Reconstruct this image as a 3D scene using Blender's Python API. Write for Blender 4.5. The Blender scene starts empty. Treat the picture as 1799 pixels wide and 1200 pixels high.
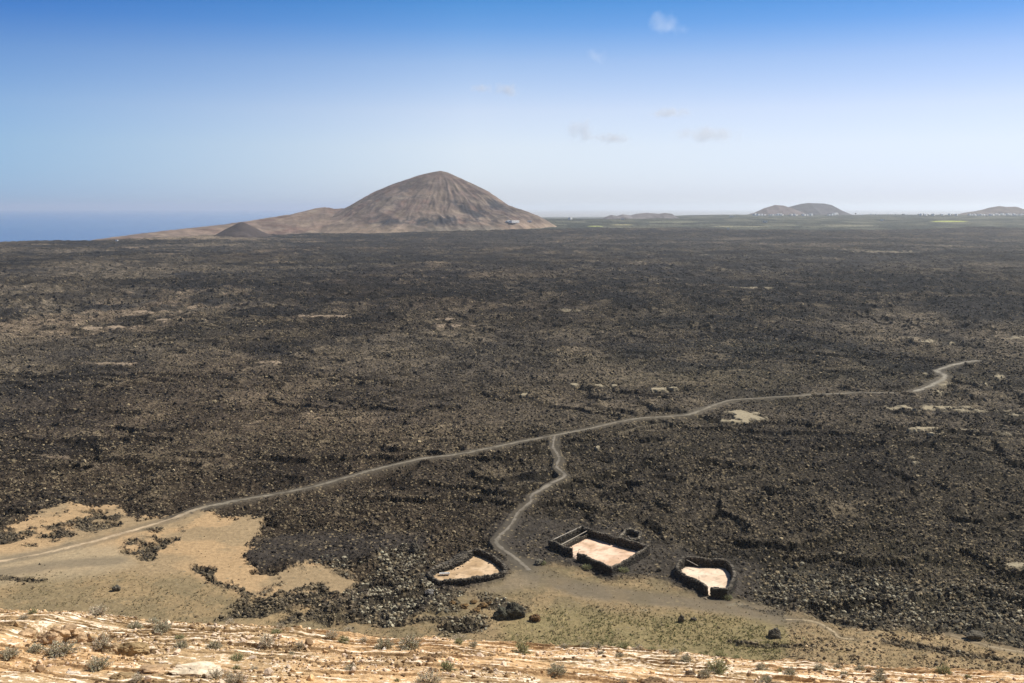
import bpy, math, random
import numpy as np
from mathutils import Vector, noise as mnoise

random.seed(7)
RNG = np.random.default_rng(11)
scene = bpy.context.scene
col = scene.collection

# ------------------------------------------------------------------ camera model
FPX = 1765.0
HC = 75.0
PITCH = math.atan(234.0 / FPX)
CP, SP = math.cos(PITCH), math.sin(PITCH)

def ray(px, py):
    x = (np.asarray(px, float) - 899.5) / FPX
    u = -(np.asarray(py, float) - 600.0) / FPX
    return x, CP + SP * u, -SP + CP * u

def at(px, py, z=0.0):
    dx, dy, dz = ray(px, py)
    t = (z - HC) / dz
    return dx * t, dy * t

def at_depth(px, py, Y):
    dx, dy, dz = ray(px, py)
    t = Y / dy
    return dx * t, Y, HC + dz * t

def to_px(x, y, z):
    rz = z - HC
    f = CP * y - SP * rz
    u = SP * y + CP * rz
    f = np.maximum(f, 1e-3)
    return 899.5 + FPX * x / f, 600.0 - FPX * u / f

# ------------------------------------------------------------------ noise
def h2(ix, iy, seed):
    a = ix.astype(np.int64) * 374761393 + iy.astype(np.int64) * 668265263 + seed * 1442695041
    a = (a ^ (a >> 13)) & 0xFFFFFFFF
    a = (a * 1274126177) & 0xFFFFFFFF
    a = (a ^ (a >> 16)) & 0xFFFFFFFF
    return (a & 0xFFFFFF).astype(np.float32) / np.float32(0xFFFFFF)

def vn(x, y, seed=0):
    ix = np.floor(x); iy = np.floor(y)
    fx = (x - ix).astype(np.float32); fy = (y - iy).astype(np.float32)
    fx = fx * fx * fx * (fx * (fx * 6 - 15) + 10); fy = fy * fy * fy * (fy * (fy * 6 - 15) + 10)
    a = h2(ix, iy, seed); b = h2(ix + 1, iy, seed); c = h2(ix, iy + 1, seed); d = h2(ix + 1, iy + 1, seed)
    return (a + (b - a) * fx) * (1 - fy) + (c + (d - c) * fx) * fy      # 0..1

def rot(x, y, a):
    c, s = math.cos(a), math.sin(a)
    return x * c - y * s, x * s + y * c

def fbm(x, y, seed=0, octv=4, gain=0.5):
    s = 0; amp = 1; tot = 0
    for i in range(octv):
        s = s + amp * vn(x, y, seed + i * 17); tot += amp
        x, y = rot(x, y, 0.7 + i); x = x * 2.03; y = y * 2.03; amp *= gain
    return s / tot

def ridge(x, y, seed=0, octv=3):
    s = 0; amp = 1; tot = 0
    for i in range(octv):
        s = s + amp * (1 - np.abs(2 * vn(x, y, seed + i * 13) - 1)) ** 2; tot += amp
        x, y = rot(x, y, 0.9 + i); x = x * 2.1; y = y * 2.1; amp *= 0.5
    return s / tot

def ss(a, b, x):
    t = np.clip((x - a) / (b - a), 0, 1)
    return t * t * (3 - 2 * t)

def sdf(px, py, poly, pad):
    """signed distance (px, negative inside) of points to a polygon; 1e3 outside the padded bounds"""
    P = np.array(poly, float)
    out = np.full(px.shape, 1e3, np.float32)
    m = (px > P[:, 0].min() - pad) & (px < P[:, 0].max() + pad) & (py > P[:, 1].min() - pad) & (py < P[:, 1].max() + pad)
    if not m.any(): return out
    x = px[m]; y = py[m]
    d = np.full(x.shape, 1e9); ins = np.zeros(x.shape, bool)
    n = len(P)
    for i in range(n):
        ax, ay = P[i]; bx, by = P[(i + 1) % n]
        ex, ey = bx - ax, by - ay
        t = np.clip(((x - ax) * ex + (y - ay) * ey) / (ex * ex + ey * ey + 1e-9), 0, 1)
        d = np.minimum(d, (x - ax - t * ex) ** 2 + (y - ay - t * ey) ** 2)
        c = ((ay > y) != (by > y)) & (x < (bx - ax) * (y - ay) / (by - ay + 1e-12) + ax)
        ins ^= c
    d = np.sqrt(d)
    out[m] = np.where(ins, -d, d)
    return out

def poly_mask(px, py, poly, soft=4.0, wob=8.0, pn=None):
    s = sdf(px, py, poly, 40 + wob)
    if pn is not None: s = s + wob * (pn - 0.5) * 2
    return 1 - ss(-soft, soft, s)

def line_dist(x, y, pts, pad):
    """distance in metres to a ground polyline"""
    P = np.array(pts, float)
    out = np.full(x.shape, 1e3, np.float32)
    m = (x > P[:, 0].min() - pad) & (x < P[:, 0].max() + pad) & (y > P[:, 1].min() - pad) & (y < P[:, 1].max() + pad)
    if not m.any(): return out
    X = x[m]; Y = y[m]; d = np.full(X.shape, 1e9)
    for i in range(len(P) - 1):
        ax, ay = P[i]; bx, by = P[i + 1]; ex, ey = bx - ax, by - ay
        t = np.clip(((X - ax) * ex + (Y - ay) * ey) / (ex * ex + ey * ey + 1e-9), 0, 1)
        d = np.minimum(d, (X - ax - t * ex) ** 2 + (Y - ay - t * ey) ** 2)
    out[m] = np.sqrt(d)
    return out

# ------------------------------------------------------------------ helpers: objects
def tag(o, label=None, cat=None, group=None, kind=None):
    if label: o['label'] = label
    if cat: o['category'] = cat
    if group: o['group'] = group
    if kind: o['kind'] = kind
    return o

def empty(name, loc, rz=0.0):
    o = bpy.data.objects.new(name, None); col.objects.link(o)
    o.location = loc; o.rotation_euler = (0, 0, rz); o.empty_display_size = 0.2
    return o

def mk(name, V, F, mat, attrs=None, parent=None, smooth=False, origin=None):
    V = np.asarray(V, np.float32).reshape(-1, 3); F = np.asarray(F, np.int32)
    if origin is not None: V = V - np.asarray(origin, np.float32)
    me = bpy.data.meshes.new(name)
    k = F.shape[1]; n = F.shape[0]
    me.vertices.add(len(V)); me.vertices.foreach_set('co', V.ravel())
    me.loops.add(n * k); me.loops.foreach_set('vertex_index', F.ravel())
    me.polygons.add(n); me.polygons.foreach_set('loop_start', np.arange(0, n * k, k, dtype=np.int32))
    me.polygons.foreach_set('use_smooth', np.full(n, smooth, bool))
    me.update(calc_edges=True)
    for an, arr in (attrs or {}).items():
        arr = np.asarray(arr, np.float32)
        if arr.shape[1] == 3: arr = np.concatenate([arr, np.ones((len(arr), 1), np.float32)], 1)
        a = me.attributes.new(an, 'FLOAT_COLOR', 'POINT'); a.data.foreach_set('color', arr.ravel())
    me.materials.append(mat)
    o = bpy.data.objects.new(name, me); col.objects.link(o)
    if origin is not None: o.location = origin
    if parent is not None: o.parent = parent
    return o

class MB:
    """collects simple shapes into one mesh"""
    def __init__(s): s.v = []; s.f = []; s.n = 0
    def add(s, V, F):
        s.v.append(np.asarray(V, float)); s.f.append([[i + s.n for i in f] for f in F]); s.n += len(V)
    def box(s, c, d, rz=0.0, taper=1.0):
        hx, hy, hz = d[0] / 2, d[1] / 2, d[2] / 2
        V = []
        for z, t in ((-hz, 1), (hz, taper)):
            for x, y in ((-hx, -hy), (hx, -hy), (hx, hy), (-hx, hy)):
                xx, yy = x * t, y * t
                V.append((c[0] + xx * math.cos(rz) - yy * math.sin(rz), c[1] + xx * math.sin(rz) + yy * math.cos(rz), c[2] + z))
        s.add(V, [(0, 3, 2, 1), (4, 5, 6, 7), (0, 1, 5, 4), (1, 2, 6, 5), (2, 3, 7, 6), (3, 0, 4, 7)])
    def tube(s, p, q, r0, r1, n=7):
        p = Vector(p); q = Vector(q); d = (q - p).normalized()
        a = d.orthogonal().normalized(); b = d.cross(a)
        V = []
        for c, r in ((p, r0), (q, r1)):
            for i in range(n):
                t = 2 * math.pi * i / n; V.append(tuple(c + a * (r * math.cos(t)) + b * (r * math.sin(t))))
        F = [(i, (i + 1) % n, n + (i + 1) % n, n + i) for i in range(n)]
        F += [tuple(range(n - 1, -1, -1)), tuple(range(n, 2 * n))]
        s.add(V, F)
    def build(s, name, mat, parent=None, loc=None, bevel=0.0, smooth=False):
        me = bpy.data.meshes.new(name)
        V = np.concatenate(s.v); F = [f for g in s.f for f in g]
        me.from_pydata([tuple(v) for v in V], [], F); me.materials.append(mat)
        if smooth:
            for p in me.polygons: p.use_smooth = True
        o = bpy.data.objects.new(name, me); col.objects.link(o)
        if parent is not None: o.parent = parent
        if loc is not None: o.location = loc
        if bevel:
            b = o.modifiers.new('bevel', 'BEVEL'); b.width = bevel; b.segments = 2
        return o

ICO_V = None
def ico(sub):
    import bmesh
    bm = bmesh.new(); bmesh.ops.create_icosphere(bm, subdivisions=sub, radius=1.0)
    V = np.array([v.co[:] for v in bm.verts]); F = np.array([[v.index for v in f.verts] for f in bm.faces]); bm.free()
    return V, F

def rocks(name, pos, size, colr, mat, sub=1, flat=(0.55, 1.0), jit=0.22, parent=None, origin=None, boxy=0.75, rzs=None, aspect=None):
    """many separate angular stones in one mesh"""
    V0, F0 = ico(sub); n = len(pos); k = len(V0)
    B = np.sign(V0) * np.abs(V0) ** boxy
    B = B / np.abs(B).max()
    V = B[None] * (1 + RNG.uniform(-jit, jit, (n, k, 1)))
    V = V + RNG.uniform(-jit, jit, (n, k, 3)) * 0.5
    sc = np.stack([RNG.uniform(0.75, 1.35, n), RNG.uniform(0.65, 1.05, n), RNG.uniform(flat[0], flat[1], n)], 1)
    if aspect is not None: sc = sc * 0 + 1; sc = aspect
    V = V * sc[:, None, :] * np.asarray(size)[:, None, None]
    # tilt then turn
    for ax, amp in ((0, 0.5), (1, 0.5), (2, math.pi)):
        a = RNG.uniform(-amp, amp, n) if aspect is None else RNG.uniform(-0.12, 0.12, n)
        if ax == 2 and rzs is not None: a = rzs
        c = np.cos(a)[:, None]; s_ = np.sin(a)[:, None]
        i, j = [(1, 2), (2, 0), (0, 1)][ax]
        vi = V[:, :, i] * c - V[:, :, j] * s_; vj = V[:, :, i] * s_ + V[:, :, j] * c
        V[:, :, i] = vi; V[:, :, j] = vj
    V = V + np.asarray(pos)[:, None, :]
    F = (F0[None] + (np.arange(n) * k)[:, None, None]).reshape(-1, 3)
    C = np.repeat(np.asarray(colr)[:, None, :], k, 1) * RNG.uniform(0.85, 1.15, (n, k, 1))
    return mk(name, V.reshape(-1, 3), F, mat, {'tint': C.reshape(-1, 3)}, parent, origin=origin)

# ------------------------------------------------------------------ materials
def nodes(name, rough=0.9, spec=0.2):
    m = bpy.data.materials.new(name); m.use_nodes = True
    nt = m.node_tree; b = nt.nodes['Principled BSDF']
    b.inputs['Roughness'].default_value = rough; b.inputs['Specular IOR Level'].default_value = spec
    return m, nt, b

def N(nt, t, **kw):
    n = nt.nodes.new(t)
    for k, v in kw.items():
        if hasattr(n, k): setattr(n, k, v)
        else: n.inputs[k].default_value = v
    return n

def L(nt, a, b): nt.links.new(a, b)

def math_(nt, op, a, b=None, clamp=False):
    n = nt.nodes.new('ShaderNodeMath'); n.operation = op; n.use_clamp = clamp
    for i, v in enumerate((a, b)):
        if v is None: continue
        if isinstance(v, (int, float)): n.inputs[i].default_value = v
        else: L(nt, v, n.inputs[i])
    return n.outputs[0]

def mrange(nt, v, a, b, c, d):
    n = nt.nodes.new('ShaderNodeMapRange')
    n.inputs[1].default_value = a; n.inputs[2].default_value = b; n.inputs[3].default_value = c; n.inputs[4].default_value = d
    L(nt, v, n.inputs[0]); return n.outputs[0]

def scale_col(nt, colsock, fac):
    n = nt.nodes.new('ShaderNodeVectorMath'); n.operation = 'SCALE'
    L(nt, colsock, n.inputs[0])
    if isinstance(fac, (int, float)): n.inputs['Scale'].default_value = fac
    else: L(nt, fac, n.inputs['Scale'])
    return n.outputs[0]

def mixc(nt, fac, a, b):
    n = nt.nodes.new('ShaderNodeMix'); n.data_type = 'RGBA'
    if isinstance(fac, (int, float)): n.inputs[0].default_value = fac
    else: L(nt, fac, n.inputs[0])
    for i, v in ((6, a), (7, b)):
        if isinstance(v, tuple): n.inputs[i].default_value = (*v, 1)
        else: L(nt, v, n.inputs[i])
    return n.outputs[2]

def noise_tex(nt, vec, scale, detail=4, rough=0.6, dist=0.0):
    n = N(nt, 'ShaderNodeTexNoise', Scale=scale, Detail=detail, Roughness=rough, Distortion=dist)
    L(nt, vec, n.inputs['Vector']); return n.outputs['Fac']

def mat_ground():
    m, nt, b = nodes('ground_mix', 0.95, 0.12)
    tc = N(nt, 'ShaderNodeTexCoord').outputs['Object']
    tint = N(nt, 'ShaderNodeAttribute', attribute_name='tint').outputs['Color']
    za = N(nt, 'ShaderNodeAttribute', attribute_name='zone')
    sep = N(nt, 'ShaderNodeSeparateColor'); L(nt, za.outputs['Color'], sep.inputs[0])
    rough_, speck, green = sep.outputs[0], sep.outputs[1], sep.outputs[2]
    n1 = noise_tex(nt, tc, 0.9, 6, 0.7)
    n2 = noise_tex(nt, tc, 3.2, 3, 0.6)
    n3 = noise_tex(nt, tc, 0.12, 6, 0.75)
    n4 = noise_tex(nt, tc, 0.022, 6, 0.75)
    vor = N(nt, 'ShaderNodeTexVoronoi', Scale=1.1); vor.feature = 'F1'; L(nt, tc, vor.inputs['Vector'])
    vc = N(nt, 'ShaderNodeSeparateColor'); L(nt, vor.outputs['Color'], vc.inputs[0])
    # value contrast, more on the rough ground
    f1 = mrange(nt, n1, 0.36, 0.64, 0.3, 1.85)
    f2 = mrange(nt, n2, 0.3, 0.7, 0.65, 1.35)
    f3 = math_(nt, 'MULTIPLY', mrange(nt, n3, 0.35, 0.65, 0.6, 1.5), mrange(nt, n4, 0.35, 0.65, 0.72, 1.35))
    rocky = math_(nt, 'MULTIPLY', math_(nt, 'MULTIPLY', f1, f2), f3)
    soft = math_(nt, 'MULTIPLY', mrange(nt, n1, 0.3, 0.7, 0.82, 1.18), mrange(nt, n2, 0.3, 0.7, 0.9, 1.1))
    mx = N(nt, 'ShaderNodeMix'); L(nt, rough_, mx.inputs[0]); L(nt, soft, mx.inputs[2]); L(nt, rocky, mx.inputs[3])
    c = scale_col(nt, tint, mx.outputs[0])
    # weathered tan stones among the dark ones
    sp_ = math_(nt, 'SUBTRACT', 1.0, math_(nt, 'MULTIPLY', speck, 0.62))
    hit = math_(nt, 'GREATER_THAN', vc.outputs[0], sp_)
    near = mrange(nt, vor.outputs['Distance'], 0.25, 0.5, 1.0, 0.0)
    c = mixc(nt, math_(nt, 'MULTIPLY', hit, near), c, (0.20, 0.16, 0.10))
    # sparse low green plants
    g = math_(nt, 'MULTIPLY', green, mrange(nt, noise_tex(nt, tc, 1.7, 5, 0.75), 0.46, 0.6, 0, 1))
    c = mixc(nt, g, c, (0.165, 0.165, 0.06))
    L(nt, c, b.inputs['Base Color'])
    hgt = math_(nt, 'ADD', math_(nt, 'MULTIPLY', n1, 0.9), math_(nt, 'MULTIPLY', n2, 0.3))
    bump = N(nt, 'ShaderNodeBump', Distance=0.9); L(nt, hgt, bump.inputs['Height'])
    L(nt, mrange(nt, rough_, 0, 1, 0.06, 1.0), bump.inputs['Strength']); L(nt, bump.outputs[0], b.inputs['Normal'])
    return m

def mat_tint(name, rough=0.9, spec=0.2, scale=6.0, lo=0.7, hi=1.3, bump=0.02, detail=5):
    m, nt, b = nodes(name, rough, spec)
    tc = N(nt, 'ShaderNodeTexCoord').outputs['Object']
    tint = N(nt, 'ShaderNodeAttribute', attribute_name='tint').outputs['Color']
    n1 = noise_tex(nt, tc, scale, detail, 0.65)
    L(nt, scale_col(nt, tint, mrange(nt, n1, 0.3, 0.7, lo, hi)), b.inputs['Base Color'])
    bp = N(nt, 'ShaderNodeBump', Distance=bump, Strength=0.8); L(nt, n1, bp.inputs['Height']); L(nt, bp.outputs[0], b.inputs['Normal'])
    return m

def mat_flat(name, c1, c2, scale, rough=0.9, spec=0.2, bump=0.01):
    m, nt, b = nodes(name, rough, spec)
    tc = N(nt, 'ShaderNodeTexCoord').outputs['Object']
    n1 = noise_tex(nt, tc, scale, 6, 0.65)
    L(nt, mixc(nt, mrange(nt, n1, 0.35, 0.65, 0, 1), c1, c2), b.inputs['Base Color'])
    bp = N(nt, 'ShaderNodeBump', Distance=bump, Strength=0.8); L(nt, n1, bp.inputs['Height']); L(nt, bp.outputs[0], b.inputs['Normal'])
    return m

M = {}
M['ground'] = mat_ground()
M['stone'] = mat_tint('lava_stone', 0.9, 0.2, 3.0, 0.6, 1.4, 0.05)
M['floor'] = mat_tint('pen_sand', 0.95, 0.1, 1.4, 0.86, 1.12, 0.02, 6)
M['path'] = mat_tint('path_gravel', 0.95, 0.1, 1.1, 0.75, 1.2, 0.02, 6)
M['mount'] = mat_tint('mountain_soil', 0.95, 0.1, 0.02, 0.7, 1.3, 6.0, 8)
M['leaf'] = mat_tint('shrub_leaf', 0.8, 0.2, 8.0, 0.75, 1.25, 0.0, 2)
M['stem'] = mat_flat('shrub_stem', (0.10, 0.075, 0.05), (0.2, 0.16, 0.11), 20)
M['metal'] = mat_flat('rusty_post', (0.05, 0.04, 0.035), (0.12, 0.08, 0.06), 8, 0.6, 0.4)
M['wood'] = mat_flat('grey_wood', (0.32, 0.28, 0.23), (0.5, 0.46, 0.4), 5)
M['white'] = mat_flat('white_wash', (0.78, 0.77, 0.74), (0.86, 0.85, 0.82), 0.3)
M['dark'] = mat_flat('dark_opening', (0.025, 0.03, 0.04), (0.05, 0.055, 0.07), 2, 0.6)
M['tree'] = mat_flat('far_foliage', (0.03, 0.045, 0.03), (0.06, 0.08, 0.045), 0.4)
M['trunk'] = mat_flat('tree_bark', (0.12, 0.09, 0.06), (0.2, 0.16, 0.11), 1.0)

# hillside material: pale bedrock and ochre dirt
def mat_hill():
    m, nt, b = nodes('hillside_rock', 0.92, 0.15)
    tc = N(nt, 'ShaderNodeTexCoord').outputs['Object']
    tint = N(nt, 'ShaderNodeAttribute', attribute_name='tint').outputs['Color']
    za = N(nt, 'ShaderNodeAttribute', attribute_name='zone')
    sep = N(nt, 'ShaderNodeSeparateColor'); L(nt, za.outputs['Color'], sep.inputs[0])
    mp = N(nt, 'ShaderNodeMapping'); mp.inputs['Scale'].default_value = (0.7, 1.9, 1.9); L(nt, tc, mp.inputs['Vector'])
    st = noise_tex(nt, mp.outputs[0], 1.6, 8, 0.72)
    n1 = noise_tex(nt, tc, 5.0, 7, 0.72)
    n2 = noise_tex(nt, tc, 18.0, 4, 0.6)
    pale = math_(nt, 'ADD', sep.outputs[0], mrange(nt, math_(nt, 'ADD', math_(nt, 'MULTIPLY', st, 0.6), math_(nt, 'MULTIPLY', n1, 0.4)), 0.35, 0.65, -0.75, 0.75))
    pm = mrange(nt, pale, 0.36, 0.64, 0, 1)
    dirt = scale_col(nt, tint, mrange(nt, n1, 0.3, 0.7, 0.6, 1.4))
    rock = mixc(nt, mrange(nt, n1, 0.35, 0.65, 0, 1), (0.72, 0.56, 0.40), (0.88, 0.78, 0.64))
    c = mixc(nt, pm, dirt, rock)
    c = scale_col(nt, c, mrange(nt, n2, 0.3, 0.7, 0.78, 1.2))
    L(nt, c, b.inputs['Base Color'])
    hgt = math_(nt, 'ADD', math_(nt, 'MULTIPLY', n1, 0.8), math_(nt, 'MULTIPLY', n2, 0.3))
    bp = N(nt, 'ShaderNodeBump', Distance=0.07, Strength=0.9); L(nt, hgt, bp.inputs['Height']); L(nt, bp.outputs[0], b.inputs['Normal'])
    return m
M['hill'] = mat_hill()

# ------------------------------------------------------------------ layout, read off the ground plane
def gp(pts): return [tuple(float(c) for c in at(a, b)) for a, b in pts]

def smooth_line(pts, n=6):
    P = [pts[0]] + list(pts) + [pts[-1]]; out = []
    for i in range(1, len(P) - 2):
        p0, p1, p2, p3 = (np.array(P[i + k]) for k in (-1, 0, 1, 2))
        for j in range(n):
            t = j / n
            out.append(tuple(0.5 * (2 * p1 + (p2 - p0) * t + (2 * p0 - 5 * p1 + 4 * p2 - p3) * t * t + (3 * p1 - p0 - 3 * p2 + p3) * t ** 3)))
    out.append(tuple(P[-1])); return out

MAIN = gp([(-60, 995), (0, 985), (60, 975), (150, 955), (220, 935), (300, 912), (345, 895), (390, 885), (450, 873), (540, 858), (610, 838), (660, 824),
           (740, 806), (800, 799), (870, 785), (940, 771), (975, 765), (1040, 752), (1110, 737), (1170, 732), (1215, 727), (1260, 710), (1290, 702),
           (1370, 697), (1440, 693), (1510, 690), (1570, 690)])
UPPER = gp([(1605, 688), (1640, 675), (1660, 661), (1648, 650), (1690, 638), (1718, 634)])
SIDE = gp([(975, 765), (972, 785), (982, 805), (978, 820), (992, 835), (970, 848), (935, 870), (932, 882), (910, 900), (895, 925), (872, 948),
           (880, 962), (905, 980), (930, 1003)])
TRAIL = gp([(1380, 1088), (1430, 1092), (1462, 1108), (1475, 1120), (1500, 1123)])
TRAIL2 = gp([(1670, 1116), (1740, 1135), (1799, 1145), (1860, 1150)])
TRACK = gp([(915, 990), (950, 1012), (1010, 1032), (1120, 1048), (1230, 1058), (1320, 1070), (1385, 1090)])
FAINT = gp([(1085, 762), (1120, 750), (1170, 742), (1240, 738)])
LEFTTRACK = gp([(-80, 1012), (0, 1006), (120, 990), (200, 985)])

PEN_A = [(752, 1018), (772, 1030), (815, 1028), (852, 1021), (882, 1014), (887, 1004), (871, 989), (850, 979), (832, 974), (814, 983), (797, 994), (762, 1008)]
PEN_B = [(966, 962), (1073, 1011), (1138, 974), (1128, 969), (1083, 957), (1030, 941), (1022, 937)]
PEN_C = [(1190, 1008), (1192, 1015), (1212, 1029), (1232, 1037), (1241, 1047), (1250, 1048), (1275, 1051), (1285, 1038), (1290, 1024), (1286, 1008), (1273, 997), (1238, 996), (1202, 993)]

SAND = [(-80, 990), (-80, 945), (0, 938), (50, 905), (110, 879), (135, 885), (215, 890), (240, 905), (300, 906), (345, 893), (374, 892), (400, 907), (466, 908), (455, 935),
        (437, 962), (432, 978), (445, 1000), (480, 1006), (512, 991), (565, 990), (610, 998), (636, 1016), (625, 1032), (598, 1046), (560, 1062), (520, 1120), (-80, 1140)]
OUT_A = [(-60, 962), (-60, 932), (0, 930), (60, 930), (100, 905), (160, 894), (222, 906), (228, 918), (170, 936), (110, 950), (40, 955)]
OUT_B = [(212, 975), (216, 948), (232, 934), (332, 936), (320, 952), (282, 974), (276, 1000), (256, 996), (240, 982)]
OUT_C = [(343, 994), (370, 999), (382, 1014), (420, 1030), (452, 1044), (434, 1057), (400, 1040), (362, 1032)]
OUT_D = [(440, 1046), (480, 1028), (515, 1006), (545, 1004), (500, 1030), (560, 1028), (572, 1036), (520, 1046), (450, 1056)]
OUT_E = [(395, 1084), (410, 1072), (500, 1048), (560, 1042), (600, 1060), (650, 1068), (640, 1098), (560, 1094), (500, 1088)]
BOULD_L = [(560, 990), (640, 975), (720, 950), (760, 985), (748, 1020), (770, 1042), (880, 1050), (930, 1075), (900, 1105), (820, 1112), (660, 1108), (610, 1060), (630, 1030), (640, 1012)]
BOULD_R = [(1330, 1050), (1340, 1000), (1420, 985), (1560, 1010), (1700, 1030), (1900, 1050), (1900, 1135), (1720, 1125), (1600, 1105), (1500, 1098), (1450, 1090), (1400, 1062)]
LAP = [(850, 935), (890, 905), (960, 905), (1010, 915), (1100, 922), (1180, 950), (1240, 975), (1320, 975), (1370, 1010), (1335, 1060), (1270, 1060), (1180, 1030),
       (1080, 1010), (960, 1000), (905, 1005), (880, 975)]
VERGE = [(-80, 1010), (200, 1005), (340, 1010), (470, 1060), (600, 1075), (700, 1100), (780, 1050), (850, 1030), (900, 1005), (990, 992), (1070, 1020), (1150, 1015), (1230, 1045), (1300, 1052),
         (1390, 1075), (1480, 1098), (1640, 1112), (1900, 1160), (1900, 1300), (-80, 1300)]
OCHRE_R = [(1385, 1090), (1450, 1085), (1560, 1112), (1680, 1110), (1799, 1140), (1900, 1150), (1900, 1300), (1380, 1300)]
GREENZ = [(940, 1075), (1000, 1068), (1120, 1078), (1260, 1080), (1380, 1095), (1420, 1130), (1300, 1200), (900, 1200), (880, 1100)]
GRAVELROAD = [(900, 1000), (950, 1010), (1020, 1025), (1150, 1045), (1260, 1052), (1350, 1068), (1392, 1090), (1370, 1096), (1290, 1080), (1150, 1068), (1020, 1050), (930, 1035), (820, 1050), (760, 1045), (880, 1028)]
FARTAN = [(-100, 560), (60, 545), (200, 530), (330, 520), (420, 512), (420, 530), (330, 556), (240, 580), (60, 590), (-100, 585)]
RIDGES = [[(0, 662), (60, 655), (140, 665), (120, 700), (60, 712), (0, 705)], [(560, 690), (700, 682), (820, 700), (700, 722), (560, 715)],
          [(300, 510), (350, 500), (400, 498), (410, 508), (360, 518), (300, 522)], [(520, 600), (760, 592), (800, 604), (600, 612)],
          [(1470, 705), (1500, 694), (1640, 702), (1799, 720), (1900, 730), (1900, 745), (1700, 735), (1560, 728)],
          [(800, 620), (960, 600), (1000, 620), (940, 660), (820, 650)], [(0, 890), (110, 868), (200, 872), (100, 884), (0, 905)],
          [(60, 790), (140, 768), (180, 772), (120, 790), (60, 800)], [(900, 830), (960, 812), (970, 836), (930, 850)]]
LINES = [gp(q) for q in ([(470, 1056), (500, 1046), (545, 1036), (570, 1034)], [(392, 1088), (420, 1080), (470, 1068), (520, 1062)], [(-20, 1013), (30, 1017), (72, 1022)], [(500, 1093), (560, 1086), (600, 1090), (650, 1094)],
    [(345, 998), (366, 1006), (374, 1022), (412, 1034), (446, 1050)], [(590, 1004), (640, 1020), (618, 1044)], [(1360, 1076), (1400, 1066), (1470, 1080), (1540, 1098)], [(1290, 1130), (1360, 1138), (1420, 1134)], [(1560, 1130), (1640, 1142), (1700, 1150), (1799, 1162)],
    [(1300, 1062), (1340, 1074), (1372, 1080)], [(700, 1098), (760, 1090), (800, 1100)])]
# pale slabs: (px, py, half width, half height)
SLABS = [(1300, 722, 24, 4), (1312, 731, 26, 4), (1284, 739, 22, 2.5), (1632, 597, 12, 2.2), (1600, 592, 18, 1.5), (1730, 599, 16, 2.2), (1786, 591, 16, 1.4), (1670, 600, 6, 1.2), (1757, 661, 12, 3), (1732, 673, 5, 2.5),
         (1625, 655, 7, 2), (1655, 671, 12, 6), (1650, 690, 8, 3), (1720, 722, 50, 1.8), (1600, 718, 46, 1.8), (1670, 716, 60, 1.5), (1790, 730, 26, 2), (1620, 751, 40, 1.6), (1768, 762, 16, 2.2), (1648, 758, 20, 1.8), (1690, 754, 24, 1.3), (1588, 790, 11, 2.6), (1566, 782, 8, 1.4),
         (1600, 802, 9, 1.6), (1610, 811, 6, 1.4), (1785, 990, 22, 4), (1050, 676, 20, 2), (1010, 675, 8, 1.4), (1078, 676, 6, 1.2), (1158, 682, 18, 2.2), (1180, 680, 8, 1), (920, 692, 9, 2), (1200, 762, 6, 1.6),
         (1150, 803, 5, 2), (1050, 784, 4, 2), (778, 489, 14, 1.2), (870, 492, 6, 1), (487, 458, 28, 0.9), (545, 425, 48, 1.0), (290, 447, 30, 1.1), (236, 434, 34, 1.0), (1120, 460, 8, 1.2), (1245, 448, 14, 1.2),
         (225, 640, 12, 2.5), (190, 638, 60, 2), (470, 636, 26, 2), (800, 572, 60, 2), (780, 560, 18, 3), (570, 554, 50, 2.5), (60, 800, 60, 1.6), (290, 562, 26, 3), (270, 546, 40, 3), (170, 575, 50, 4), (1310, 505, 46, 2), (1560, 442, 60, 1.6),
         (1690, 433, 50, 1.6), (1000, 545, 40, 1.5), (1290, 1062, 20, 2), (1150, 1055, 12, 3), (1130, 1072, 14, 2)]

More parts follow.
